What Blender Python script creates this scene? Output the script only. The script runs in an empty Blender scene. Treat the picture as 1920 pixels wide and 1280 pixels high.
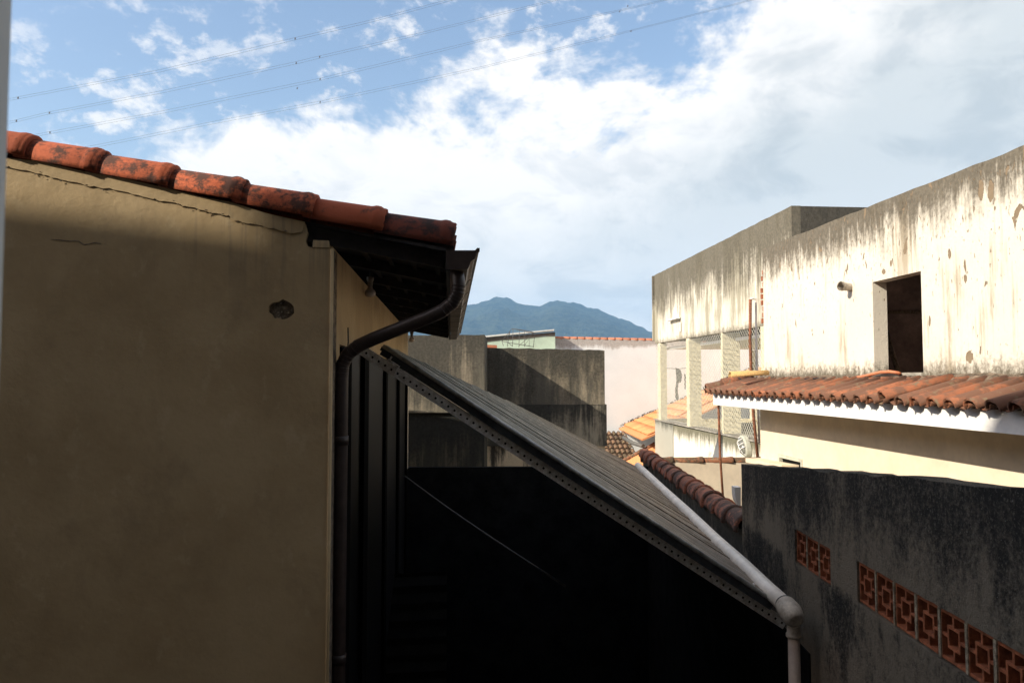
import bpy, bmesh, math, random
from mathutils import Vector, Matrix, noise
from mathutils.geometry import tessellate_polygon
R = random.Random(7)
sc = bpy.context.scene
C = sc.collection

# ------------------------------------------------------------------ camera
F = 1420.0
TH = math.atan(70 / F)
EZ = 5.2                       # eye height above the yard floor
CT, ST = math.cos(TH), math.sin(TH)
cam_d = bpy.data.cameras.new('camera')
cam = bpy.data.objects.new('camera', cam_d)
C.objects.link(cam)
cam.location = (0, 0, EZ)
cam.rotation_euler = (math.pi / 2 + TH, 0, 0)
cam_d.sensor_width = 36
cam_d.lens = 36 * F / 1920
cam_d.clip_start = 0.02
cam_d.clip_end = 12000
cam_d.dof.use_dof = True
cam_d.dof.focus_distance = 9.0
cam_d.dof.aperture_fstop = 8
sc.camera = cam

sc.view_settings.view_transform = 'Standard'
sc.view_settings.look = 'None'
sc.view_settings.gamma = 1
sc.view_settings.use_curve_mapping = False
sc.view_settings.exposure = 0.5

# sunlight travels along SUN (from the left and a little from behind)
SUN = Vector((1.0, 0.45, -0.64)).normalized()
el = math.asin(-SUN.z)
az = math.atan2(-SUN.x, -SUN.y)          # clockwise from +Y
sd = bpy.data.lights.new('sun', 'SUN')
so = bpy.data.objects.new('sun', sd)
C.objects.link(so)
so.rotation_euler = SUN.to_track_quat('-Z', 'Y').to_euler()
so.location = (0, 0, 60)
sd.energy = 5.0
sd.angle = math.radians(0.53)
sd.color = (1.0, 0.90, 0.74)


class NT:
    """small helper round a node tree"""
    def __init__(s, nt):
        s.nt = nt
        nt.nodes.clear()

    def n(s, t, **kw):
        nd = s.nt.nodes.new(t)
        for k, v in kw.items():
            setattr(nd, k, v)
        return nd

    def put(s, sock, v):
        if isinstance(v, bpy.types.NodeSocket):
            s.nt.links.new(v, sock)
        elif v is not None:
            if hasattr(sock.default_value, '__len__') and not isinstance(v, (int, float)):
                v = tuple(v)
                if len(sock.default_value) == 4 and len(v) == 3:
                    v = v + (1,)
            sock.default_value = v

    def m(s, op, a, b=None, c=None, clamp=False):
        nd = s.n('ShaderNodeMath', operation=op)
        nd.use_clamp = clamp
        s.put(nd.inputs[0], a)
        s.put(nd.inputs[1], b)
        s.put(nd.inputs[2], c)
        return nd.outputs[0]

    def mix(s, f, a, b, mode='MIX'):
        nd = s.n('ShaderNodeMix', data_type='RGBA', blend_type=mode)
        s.put(nd.inputs[0], f)
        s.put(nd.inputs[6], a)
        s.put(nd.inputs[7], b)
        return nd.outputs[2]

    def noise(s, vec, scale, detail=4, rough=0.55, dist=0.0):
        nd = s.n('ShaderNodeTexNoise')
        s.put(nd.inputs['Vector'], vec)
        s.put(nd.inputs['Scale'], scale)
        nd.inputs['Detail'].default_value = detail
        nd.inputs['Roughness'].default_value = rough
        nd.inputs['Distortion'].default_value = dist
        return nd.outputs[0]

    def step(s, x, a, b):
        nd = s.n('ShaderNodeMapRange', interpolation_type='SMOOTHSTEP')
        s.put(nd.inputs[0], x)
        s.put(nd.inputs[1], a)
        s.put(nd.inputs[2], b)
        return nd.outputs[0]

    def vm(s, vec, sc_=(1, 1, 1), loc=(0, 0, 0)):
        nd = s.n('ShaderNodeMapping')
        s.put(nd.inputs[0], vec)
        nd.inputs['Scale'].default_value = sc_
        nd.inputs['Location'].default_value = loc
        return nd.outputs[0]

    def sep(s, vec):
        nd = s.n('ShaderNodeSeparateXYZ')
        s.put(nd.inputs[0], vec)
        return nd.outputs

    def dot(s, a, b):
        nd = s.n('ShaderNodeVectorMath', operation='DOT_PRODUCT')
        s.put(nd.inputs[0], a)
        s.put(nd.inputs[1], b)
        return nd.outputs['Value']


# ------------------------------------------------------------------ sky
world = bpy.data.worlds.new('World')
sc.world = world
world.use_nodes = True
w = NT(world.node_tree)
out = w.n('ShaderNodeOutputWorld')
bg = w.n('ShaderNodeBackground')
bg.inputs['Strength'].default_value = 0.12
sky = w.n('ShaderNodeTexSky', sky_type='NISHITA')
sky.sun_disc = False
sky.sun_elevation = el
sky.sun_rotation = az
sky.altitude = 50
sky.air_density = 1.3
sky.dust_density = 1.6
sky.ozone_density = 1.5
tc = w.n('ShaderNodeTexCoord').outputs['Generated']
nrm = w.n('ShaderNodeVectorMath', operation='NORMALIZE')
w.put(nrm.inputs[0], tc)
d = nrm.outputs[0]
# a cloud deck: field falls to the upper left, edges broken by noise
field = w.m('SUBTRACT', 0.391, w.dot(d, (-0.30, 0.0, 1.0)))
big = w.noise(w.vm(d, (1, 1, 1.5), (6.7, 0.4, 2.3)), 3.4, 6, 0.62, 0.3)
med = w.noise(w.vm(d, (1, 1, 1.6), (8.3, 2.2, 0.6)), 11.0, 8, 0.62, 0.25)
fin = w.noise(w.vm(d, (1, 1, 1.4), (1.3, 5.2, 4.6)), 34.0, 6, 0.62)
nz = w.m('ADD', w.m('MULTIPLY', w.m('SUBTRACT', big, 0.5), 0.42),
         w.m('ADD', w.m('MULTIPLY', w.m('SUBTRACT', med, 0.5), 0.24), w.m('MULTIPLY', w.m('SUBTRACT', fin, 0.5), 0.07)))
dens = w.step(w.m('ADD', field, nz), -0.02, 0.055)
wisp = w.m('MULTIPLY', w.step(w.m('ADD', w.m('MULTIPLY', med, 0.7), w.m('MULTIPLY', fin, 0.35)), 0.53, 0.66),
           w.step(w.m('ADD', field, w.m('MULTIPLY', w.m('SUBTRACT', big, 0.5), 0.5)), -0.30, 0.0))
over = w.m('MULTIPLY', w.step(w.m('ADD', big, w.m('MULTIPLY', w.m('SUBTRACT', med, 0.5), 0.6)), 0.44, 0.56), w.step(w.sep(d)[2], 0.52, 0.68))
wisp = w.m('MAXIMUM', w.m('MULTIPLY', wisp, 0.85), over)
dens = w.m('MAXIMUM', dens, wisp)
sx = w.sep(d)
shade = w.step(w.m('ADD', w.m('ADD', w.m('MULTIPLY', field, 1.6), w.m('MULTIPLY', sx[0], 0.55)),
                   w.m('ADD', w.m('MULTIPLY', w.m('SUBTRACT', big, 0.5), 1.0), w.m('MULTIPLY', w.m('SUBTRACT', med, 0.5), 0.35))), 0.14, 0.60)
cl_lit = (7.5, 7.15, 6.8)
cl_dim = (5.0, 5.15, 5.1)
cloud = w.mix(shade, cl_lit, cl_dim)
# pale band low over the hills
low = w.step(sx[2], 0.27, 0.05)
cloud = w.mix(w.m('MULTIPLY', low, 0.62), cloud, (8.6, 8.1, 7.6))
blue = w.mix(1.0, sky.outputs[0], (1.30, 1.22, 1.24), 'MULTIPLY')
bil = w.step(w.noise(w.vm(d, (1, 1, 1.9), (2.2, 6.1, 3.3)), 9.0, 7, 0.6, 0.4), 0.46, 0.66)
cloud = w.mix(w.m('MULTIPLY', bil, w.step(field, 0.0, 0.10)), cloud, w.mix(1.0, cloud, (0.80, 0.825, 0.85), 'MULTIPLY'))
col = w.mix(dens, blue, cloud)
w.put(bg.inputs['Color'], col)
w.nt.links.new(bg.outputs[0], out.inputs['Surface'])


# ------------------------------------------------------------------ materials
def mat(name, rough=0.85, metal=0.0, spec=0.3):
    m_ = bpy.data.materials.new(name)
    m_.use_nodes = True
    t = NT(m_.node_tree)
    o = t.n('ShaderNodeOutputMaterial')
    b = t.n('ShaderNodeBsdfPrincipled')
    t.nt.links.new(b.outputs[0], o.inputs['Surface'])
    b.inputs['Roughness'].default_value = rough
    b.inputs['Metallic'].default_value = metal
    b.inputs['Specular IOR Level'].default_value = spec
    t.b = b
    t.pos = t.n('ShaderNodeNewGeometry').outputs['Position']
    t.mat = m_
    return t


def bump(t, h, dist=0.01, strength=1.0):
    nd = t.n('ShaderNodeBump')
    nd.inputs['Strength'].default_value = strength
    nd.inputs['Distance'].default_value = dist
    t.put(nd.inputs['Height'], h)
    t.nt.links.new(nd.outputs[0], t.b.inputs['Normal'])


def plain(name, col, rough=0.7, metal=0.0, var=0.15, scale=12, bmp=0.002, spec=0.3):
    t = mat(name, rough, metal, spec)
    n1 = t.noise(t.pos, scale, 6, 0.6)
    n2 = t.noise(t.pos, scale * 6, 4, 0.6)
    f = t.m('ADD', t.m('MULTIPLY', n1, 0.7), t.m('MULTIPLY', n2, 0.3))
    a = tuple(c * (1 - var * 1.6) for c in col)
    b_ = tuple(min(1, c * (1 + var * 1.6)) for c in col)
    t.put(t.b.inputs['Base Color'], t.mix(t.step(f, 0.3, 0.7), a, b_))
    if bmp:
        bump(t, f, bmp)
    return t.mat


def stained(name, base, stain, ztop, span, amount=0.5, mid=None, midamt=0.0, zbot=None, botamt=0.0,
            streak=5.0, bmp=0.004, bscale=60, patch=None, patchcol=None, patchthr=0.66, spots=None, rough=0.9, speck=0.0, slope=0.0,
            xsc=1.0, zs=0.28):
    """weathered wall: mould creeping and running down from the top edge, flaked patches, dirt at the foot"""
    t = mat(name, rough)
    p = t.sep(t.pos)
    st = t.noise(t.vm(t.pos, (streak * xsc, streak, zs * streak / 5)), 1.0, 8, 0.70)
    st2 = t.noise(t.vm(t.pos, (streak * 3.3, streak * 3.3, 0.9)), 1.0, 5, 0.6)
    bl = t.noise(t.pos, 1.1, 6, 0.6)
    fine = t.noise(t.pos, 22, 7, 0.7)
    grain = t.noise(t.pos, bscale, 4, 0.7)
    zt = ztop
    if slope:
        zt = t.m('ADD', t.m('MULTIPLY', p[1], slope), ztop)
    g = t.m('DIVIDE', t.m('SUBTRACT', p[2], zt), span)        # 0 at the top, -1 one span lower
    f = t.m('ADD', g, t.m('ADD', t.m('MULTIPLY', st, 1.5), t.m('ADD', t.m('MULTIPLY', bl, 1.1), t.m('ADD', t.m('MULTIPLY', fine, 0.5), t.m('MULTIPLY', st2, 0.7)))))
    f = t.step(t.m('ADD', f, amount), 1.60, 2.30)
    base_c = t.mix(t.step(t.m('ADD', t.m('MULTIPLY', bl, 0.6), t.m('MULTIPLY', fine, 0.5)), 0.35, 0.75),
                   base, tuple(c * 0.88 for c in base))
    col = base_c
    if mid:
        ms = t.step(t.m('ADD', t.m('MULTIPLY', t.noise(t.vm(t.pos, (2.1, 2.1, 0.6), (4, 1, 2)), 1.0, 7, 0.65), 1.0), t.m('MULTIPLY', st2, 0.35)), 0.70 - midamt, 0.86 - midamt)
        col = t.mix(ms, col, mid)
    if zbot is not None:
        gb = t.m('DIVIDE', t.m('SUBTRACT', zbot, p[2]), 0.25)
        fb = t.step(t.m('ADD', gb, t.m('ADD', t.m('MULTIPLY', st, 1.2), t.m('MULTIPLY', fine, 1.6))), 1.5 - botamt, 2.4 - botamt)
        col = t.mix(fb, col, stain)
    stc = t.mix(t.step(fine, 0.35, 0.65), stain, tuple(c * 0.6 for c in stain))
    col = t.mix(t.m('MULTIPLY', f, 0.93), col, stc)
    hgt = t.m('ADD', t.m('MULTIPLY', grain, 0.6), t.m('MULTIPLY', fine, 0.6))
    pm = None
    if patch:
        pn = t.noise(t.vm(t.pos, (patch, patch, patch * 0.38), (2, 7, 1)), 1.0, 5, 0.5, 0.4)
        zz = t.m('MULTIPLY', t.step(g, -2.4, -0.2), 0.06)
        pm = t.step(t.m('ADD', pn, zz), patchthr, patchthr + 0.018)
        pn2 = t.noise(t.vm(t.pos, (patch * 4, patch * 4, patch * 1.3), (9, 3, 1)), 1.0, 3, 0.5, 0.3)
        pm = t.m('MAXIMUM', pm, t.m('MULTIPLY', t.step(t.m('ADD', pn2, zz), 0.70, 0.72), 0.85))
    if spots:
        wob = t.m('MULTIPLY', t.m('SUBTRACT', t.noise(t.vm(t.pos, (1, 1, 0.6)), 16, 5, 0.65), 0.5), 4.2)
        for (y0, z0, ry, rz) in spots:
            a = t.m('POWER', t.m('DIVIDE', t.m('SUBTRACT', p[1], y0), ry), 2)
            b_ = t.m('POWER', t.m('DIVIDE', t.m('SUBTRACT', p[2], z0), rz), 2)
            s_ = t.step(t.m('ADD', t.m('ADD', a, b_), wob), 1.05, 0.9)
            pm = s_ if pm is None else t.m('MAXIMUM', pm, s_)
    if pm is not None:
        col = t.mix(pm, col, t.mix(fine, patchcol, tuple(c * 0.5 for c in patchcol)))
        hgt = t.m('SUBTRACT', hgt, t.m('MULTIPLY', pm, 1.2))
    if speck:
        sp = t.step(t.noise(t.pos, 120, 2, 0.5), 0.71, 0.77)
        col = t.mix(t.m('MULTIPLY', sp, speck), col, (0.5, 0.49, 0.45))
    t.put(t.b.inputs['Base Color'], col)
    bump(t, hgt, bmp)
    return t.mat


def tile_mat(name, base, dark, amount=0.5, moss=None, scale=9.0):
    t = mat(name, 0.85)
    oi = t.n('ShaderNodeObjectInfo').outputs['Random']
    n1 = t.noise(t.vm(t.pos, (1, 1, 1.3)), scale, 8, 0.68, 0.2)
    n2 = t.noise(t.pos, scale * 5, 6, 0.7)
    n3 = t.noise(t.pos, scale * 0.35, 3, 0.6)
    c0 = t.mix(oi, tuple(c * 0.72 for c in base), tuple(min(1, c * 1.25) for c in base))
    c0 = t.mix(t.step(n2, 0.35, 0.7), c0, tuple(c * 0.8 for c in base))
    f = t.m('ADD', t.m('ADD', t.m('MULTIPLY', n1, 1.0), t.m('MULTIPLY', n2, 0.35)), t.m('ADD', t.m('MULTIPLY', n3, 0.5), t.m('MULTIPLY', oi, 0.22)))
    f = t.step(f, 1.32 - amount * 0.5, 1.52 - amount * 0.5)
    col = t.mix(t.m('MULTIPLY', f, 0.9), c0, dark)
    if moss:
        n4 = t.noise(t.vm(t.pos, (1, 1, 1), (5, 5, 5)), scale * 2.2, 6, 0.7)
        col = t.mix(t.step(n4, 0.56, 0.64), col, moss)
    t.put(t.b.inputs['Base Color'], col)
    bump(t, t.m('ADD', n2, t.m('MULTIPLY', n1, 0.4)), 0.003)
    return t.mat


Zh = lambda h: EZ + h
M = {}
M['gable'] = None
t = mat('beige_painted_plaster', 0.8)
fn = t.noise(t.pos, 30, 6, 0.65)
bl = t.noise(t.pos, 1.3, 5, 0.6)
trow = t.noise(t.vm(t.pos, (1, 1, 1.5)), 5.0, 5, 0.6, 0.4)
stv = t.noise(t.vm(t.pos, (24, 24, 0.9)), 1.0, 5, 0.6)
pz = t.sep(t.pos)
c_ = t.mix(t.step(bl, 0.3, 0.7), (0.545, 0.41, 0.235), (0.415, 0.30, 0.16))
blot = t.noise(t.vm(t.pos, (1, 1, .8), (4, 2, 7)), 2.6, 7, 0.68, 0.3)
c_ = t.mix(t.m('MULTIPLY', t.step(blot, 0.50, 0.72), 0.38), c_, (0.28, 0.205, 0.12))
c_ = t.mix(t.m('MULTIPLY', t.step(t.noise(t.vm(t.pos, (1, 1, .7), (1, 8, 3)), 6.5, 6, 0.7), 0.58, 0.66), 0.22), c_, (0.66, 0.53, 0.34))
c_ = t.mix(t.m('MULTIPLY', t.step(fn, 0.55, 0.75), 0.25), c_, (0.33, 0.27, 0.17))
dr = t.m('MULTIPLY', t.step(t.m('ADD', stv, t.m('MULTIPLY', bl, 0.4)), 0.72, 0.86), t.step(pz[2], EZ + 0.25, EZ + 0.85))
c_ = t.mix(t.m('MULTIPLY', t.m('MULTIPLY', dr, t.step(pz[0], -2.4, -1.2)), 0.4), c_, (0.16, 0.14, 0.11))
t.put(t.b.inputs['Base Color'], c_)
bump(t, t.m('ADD', t.m('MULTIPLY', fn, 0.30), t.m('ADD', t.m('MULTIPLY', trow, 0.28), t.m('ADD', t.m('MULTIPLY', blot, 0.7), t.m('MULTIPLY', bl, 2.0)))), 0.0062)
M['gable'] = t.mat
M['masonry'] = plain('bare_masonry', (0.20, 0.16, 0.12), 0.95, var=0.4, scale=30, bmp=0.02)
M['mortar'] = plain('old_mortar', (0.30, 0.25, 0.18), 0.95, var=0.4, scale=40, bmp=0.015)
M['vtile'] = tile_mat('verge_tile_clay', (0.42, 0.10, 0.042), (0.045, 0.028, 0.022), 0.62, scale=10)
M['vdark'] = tile_mat('shadow_verge_clay', (0.20, 0.05, 0.03), (0.025, 0.02, 0.02), 0.85, scale=9)  # last verge tile out of the sun: shade put into the clay colour
M['rtile'] = tile_mat('eave_tile_clay', (0.38, 0.14, 0.07), (0.14, 0.075, 0.05), 0.95, (0.19, 0.135, 0.085), scale=5)
M['htile'] = tile_mat('orange_tile_clay', (0.68, 0.30, 0.125), (0.24, 0.12, 0.07), 0.10, scale=5)
M['mtile'] = tile_mat('mossy_tile_clay', (0.26, 0.15, 0.09), (0.06, 0.045, 0.03), 0.7, (0.26, 0.24, 0.10), scale=9)
M['ctile'] = tile_mat('coping_tile_clay', (0.34, 0.13, 0.08), (0.05, 0.04, 0.035), 0.75, scale=10)
M['ftile'] = tile_mat('small_coping_clay', (0.30, 0.125, 0.065), (0.07, 0.055, 0.035), 0.85, (0.22, 0.20, 0.13), scale=11)
M['etile'] = tile_mat('wall_top_clay', (0.52, 0.20, 0.11), (0.3, 0.12, 0.07), 0.2, scale=7)
M['ptile'] = tile_mat('pale_clay', (0.56, 0.36, 0.15), (0.2, 0.15, 0.09), 0.35, scale=11)
M['wood'] = plain('dark_stained_wood', (0.020, 0.017, 0.017), 0.7, var=0.3, scale=20, bmp=0.003)
M['board'] = plain('dark_soffit_board', (0.028, 0.024, 0.024), 0.8, var=0.3, scale=16)
M['spout'] = plain('brown_metal_spout', (0.040, 0.027, 0.024), 0.45, 0.0, 0.2, 14, 0.0008, 0.5)
M['gutter'] = plain('dull_gutter_metal', (0.19, 0.165, 0.14), 0.6, 0.0, 0.25, 9)
M['staym'] = plain('dull_cable', (0.12, 0.115, 0.105), 0.6)
M['darkglass'] = plain('dark_glass', (0.007, 0.007, 0.008), 0.5, 0, 0.2, 5, 0, 0.1)
M['mullion'] = plain('dark_brown_frame', (0.004, 0.0034, 0.0032), 0.9, spec=0.03)
M['black'] = plain('near_black_render', (0.013, 0.013, 0.013), 0.95, spec=0.05, var=0.3, scale=4, bmp=0.01)  # near-black render with slight random tone
M['slat'] = None
t = mat('weathered_slat', 0.75, spec=0.12)
oi = t.n('ShaderNodeObjectInfo').outputs['Random']
g1 = t.noise(t.vm(t.pos, (2.2, 14, 3.0)), 2.0, 7, 0.7)
g2 = t.noise(t.pos, 60, 4, 0.7)
px_ = t.sep(t.pos)
warm = t.step(t.m('ADD', px_[0], t.m('MULTIPLY', g1, 1.2)), 0.4, 2.2)
c0 = t.mix(warm, (0.26, 0.255, 0.215), (0.26, 0.20, 0.15))
c0 = t.mix(oi, t.mix(0.5, c0, (0.10, 0.10, 0.09)), c0)
c0 = t.mix(t.step(t.m('ADD', g1, t.m('MULTIPLY', g2, 0.3)), 0.62, 0.85), c0, (0.48, 0.45, 0.38))
c0 = t.mix(t.m('MULTIPLY', t.step(t.noise(t.vm(t.pos, (1, 9, 1)), 3.0, 5, 0.7), 0.6, 0.68), 0.8), c0, (0.12, 0.055, 0.035))
t.put(t.b.inputs['Base Color'], c0)
bump(t, t.m('ADD', g1, g2), 0.004)
M['slat'] = t.mat
M['edge'] = plain('panel_edge_metal', (0.05, 0.055, 0.06), 0.5, 0.3, 0.3, 14)
M['lip'] = plain('panel_lip', (0.40, 0.41, 0.40), 0.5, 0.2, 0.3, 14)
M['under'] = plain('panel_underside', (0.012, 0.012, 0.014), 0.9)
M['rail'] = plain('galvanised_rail', (0.88, 0.80, 0.70), 0.6, 0.0, 0.3, 26, 0.001)
M['hole'] = plain('hole_dark', (0.01, 0.01, 0.01), 0.9)
M['pvc'] = plain('white_pvc', (0.86, 0.79, 0.70), 0.45, 0, 0.10, 7, 0.0015)
M['pvcdirty'] = plain('aged_pvc', (0.42, 0.37, 0.31), 0.6, 0, 0.25, 12, 0.003)
M['pvcbrown'] = plain('faded_pvc', (0.44, 0.35, 0.29), 0.5, 0, 0.10, 5, 0.001)
M['blockclay'] = plain('hollow_block_clay', (0.31, 0.105, 0.05), 0.95, 0, 0.3, 30, 0.004)
M['deepclay'] = plain('deep_block_clay', (0.16, 0.03, 0.02), 0.95, 0, 0.3, 20, 0.004)
M['white'] = plain('white_paint', (0.80, 0.79, 0.77), 0.7, 0, 0.04, 6, 0.002)
M['cream'] = plain('lit_edge_cream', (0.78, 0.66, 0.50), 0.8, 0, 0.06, 3, 0.003)
M['alu'] = plain('window_frame_paint', (0.50, 0.50, 0.42), 0.5, 0, 0.1)
M['interior'] = plain('dark_room_plaster', (0.50, 0.40, 0.36), 0.95, 0, 0.25, 3)
M['roughcap'] = plain('mossy_mortar', (0.16, 0.12, 0.085), 0.95, 0, 0.6, 14, 0.03)
M['post'] = plain('pale_yellow_post', (0.76, 0.70, 0.50), 0.85, 0, 0.14, 9, 0.0)
M['wire'] = plain('net_wire', (0.60, 0.58, 0.50), 0.6, 0.2, 0.1, 5, 0)
M['cloth'] = plain('dark_cloth', (0.05, 0.06, 0.06), 0.95, 0, 0.4, 30)
M['rust'] = plain('rusty_metal', (0.22, 0.09, 0.05), 0.85, 0, 0.4, 30)
M['hose'] = plain('orange_hose', (0.55, 0.20, 0.10), 0.5, 0, 0.1)
M['rubber'] = plain('black_cable', (0.02, 0.02, 0.02), 0.6, 0, 0.1)
M['glasslamp'] = plain('frosted_glass', (0.16, 0.16, 0.14), 0.2, 0, 0.15, 30, 0, 0.6)
M['bulb'] = plain('bulb_glass', (0.50, 0.45, 0.42), 0.15, 0, 0.1, 5, 0, 0.6)
M['mint'] = plain('mint_paint', (0.50, 0.62, 0.49), 0.8, 0, 0.08, 3)
M['sheetroof'] = plain('white_roof_sheet', (0.66, 0.66, 0.62), 0.6, 0, 0.1)
M['concrete'] = plain('raw_concrete', (0.30, 0.28, 0.24), 0.9, 0, 0.25, 5, 0.01)
M['leaf'] = plain('casement_paint', (0.86, 0.84, 0.80), 0.5, 0, 0.03, 3, 0.0)
M['facade'] = plain('own_facade', (0.12, 0.10, 0.075), 0.9, 0, 0.1, 3)
M['ground'] = plain('concrete_yard_floor', (0.09, 0.08, 0.068), 0.95, 0, 0.4, 1.2, 0.02)

M['Cwall'] = stained('peeling_white_limewash', (0.76, 0.71, 0.61), (0.14, 0.12, 0.088), Zh(1.87), 0.62, 0.62, zbot=Zh(0.10), botamt=0.60,
                     streak=9.0, patch=10.0, patchcol=(0.33, 0.25, 0.165), patchthr=0.70, bmp=0.006, zs=1.1, mid=(0.42, 0.36, 0.27), midamt=0.012,
                     spots=[(6.36, Zh(1.61), .035, .08), (6.25, Zh(1.56), .035, .09), (6.79, Zh(1.12), .022, .05), (6.59, Zh(.88), .022, .04), (7.7, Zh(1.18), .02, .03), (7.83, Zh(1.11), .035, .03), (6.57, Zh(.19), .04, .06), (7.1, Zh(.54), .015, .05)])
M['Bwall'] = stained('mouldy_parapet', (0.74, 0.69, 0.58), (0.135, 0.12, 0.088), Zh(2.85), 1.15, 0.86, mid=(0.36, 0.33, 0.25), midamt=0.08, zbot=Zh(1.02), botamt=0.45,
                     streak=8.0, bmp=0.006, zs=0.6, patch=None)
M['Bbase'] = stained('stained_base_wall', (0.78, 0.74, 0.64), (0.17, 0.16, 0.10), Zh(-1.15), 0.42, 0.60, streak=7, bmp=0.004)
M['Bend'] = stained('shadow_grey_end', (0.40, 0.39, 0.33), (0.10, 0.10, 0.08), Zh(-1.12), 0.35, 0.35, streak=8, bmp=0.004)  # neighbour's shadow on the end base put into this grey
t = mat('blackened_roughcast', 0.95)
p_ = t.sep(t.pos)
l1 = t.noise(t.vm(t.pos, (1.6, 1.6, 0.8), (7.3, 3.1, 5.5)), 1.0, 6, 0.65)
l2 = t.noise(t.vm(t.pos, (5, 5, 1.6), (2.3, 9.1, 1.5)), 1.0, 6, 0.65)
gr = t.noise(t.pos, 30, 6, 0.78)
g3 = t.noise(t.pos, 70, 4, 0.75)
topz = t.m('ADD', t.m('MULTIPLY', p_[1], -0.087), Zh(-0.15))
dn_t = t.m('SUBTRACT', topz, p_[2])
f = t.m('ADD', t.m('ADD', t.m('MULTIPLY', l1, 1.9), t.m('MULTIPLY', l2, 1.1)), t.m('ADD', t.m('MULTIPLY', gr, 1.9), t.m('MULTIPLY', dn_t, 0.22)))
f = t.m('ADD', f, t.m('SUBTRACT', t.m('MULTIPLY', t.step(t.m('ADD', dn_t, t.m('MULTIPLY', t.m('SUBTRACT', l2, .5), .5)), .12, .62), 0.62), 0.30))
f = t.m('SUBTRACT', f, t.m('MULTIPLY', t.m('MULTIPLY', t.step(p_[2], Zh(-1.12), Zh(-1.24)), t.step(l1, .42, .56)), .9))
f = t.step(f, 2.05, 2.95)
c0 = t.mix(f, (0.032, 0.030, 0.027), (0.34, 0.285, 0.215))
low_ = t.step(t.m('ADD', dn_t, t.m('MULTIPLY', l1, 0.9)), 1.25, 1.9)
c0 = t.mix(t.m('MULTIPLY', low_, t.step(t.m('ADD', l2, t.m('MULTIPLY', gr, .5)), .55, .95)), c0, (0.42, 0.31, 0.22))
c0 = t.mix(t.m('MULTIPLY', t.step(g3, .55, .63), .5), c0, (0.34, 0.30, 0.24))
c0 = t.mix(t.m('MULTIPLY', t.step(t.noise(t.pos, 130, 2, 0.5), .72, .78), .8), c0, (0.7, 0.68, 0.62))
t.put(t.b.inputs['Base Color'], c0)
bump(t, t.m('ADD', gr, t.m('MULTIPLY', g3, 0.7)), 0.05)
M['dark'] = t.mat
M['D1'] = stained('mouldy_grey_wall', (0.40, 0.34, 0.25), (0.095, 0.088, 0.072), Zh(0.75), 1.8, 0.58, mid=(0.17, 0.155, 0.12), midamt=0.12, streak=4.2, bmp=0.012)
M['D2'] = stained('rough_grey_wall', (0.38, 0.32, 0.23), (0.085, 0.078, 0.062), Zh(0.56), 2.6, 0.36, mid=(0.15, 0.135, 0.105), midamt=0.14, streak=1.6, bmp=0.035, bscale=34)
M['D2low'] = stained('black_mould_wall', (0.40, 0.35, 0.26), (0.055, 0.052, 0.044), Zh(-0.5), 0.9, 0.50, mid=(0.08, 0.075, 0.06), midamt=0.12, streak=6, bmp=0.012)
M['D1low'] = stained('shadow_toned_wall', (0.15, 0.125, 0.085), (0.03, 0.03, 0.026), Zh(-0.6), 1.0, 0.75, mid=(0.05, 0.048, 0.036), midamt=0.15, streak=4, bmp=0.012)  # left house's shadow on the lower wall put into this darker colour
M['D3'] = stained('beige_mould_wall', (0.80, 0.64, 0.43), (0.09, 0.07, 0.05), Zh(-0.55), 1.2, 0.42, mid=(0.06, 0.05, 0.035), midamt=0.06, streak=4, bmp=0.012)
M['E'] = stained('pinkish_white_wall', (0.78, 0.80, 0.79), (0.5, 0.46, 0.42), Zh(1.15), 0.25, 0.30, streak=3, bmp=0.005)
M['tilewall'] = stained('grimy_wall_face', (0.34, 0.30, 0.23), (0.07, 0.066, 0.056), Zh(-1.2), 1.0, 0.50, streak=5, bmp=0.015)

t = mat('forest', 0.95)
a_ = t.noise(t.pos, 0.012, 8, 0.7)
b2 = t.noise(t.pos, 0.05, 6, 0.7)
t.put(t.b.inputs['Base Color'], t.mix(t.step(t.m('ADD', t.m('MULTIPLY', a_, 0.45), t.m('MULTIPLY', b2, 0.55)), 0.40, 0.60), (0.010, 0.016, 0.012), (0.075, 0.09, 0.045)))
bump(t, b2, 30.0)
M['forest'] = t.mat

# ------------------------------------------------------------------ geometry helpers
K1 = -0.0809
K2 = 0.0316
O0 = Vector((0, 0, EZ))


def ray(px, py):
    v = (640 - py) / F
    return Vector(((px - 960) / F, CT - v * ST, ST + v * CT))


def P(px, py, Y):
    r = ray(px, py)
    return O0 + r * (Y / r.y)


def W(px, py, L, k=K1):
    """point seen at px,py on the vertical plane X = L + k*Y"""
    r = ray(px, py)
    return O0 + r * (L / (r.x - k * r.y))


def A(L, Y, h, k=K1):
    return Vector((L + k * Y, Y, EZ + h))


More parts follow.
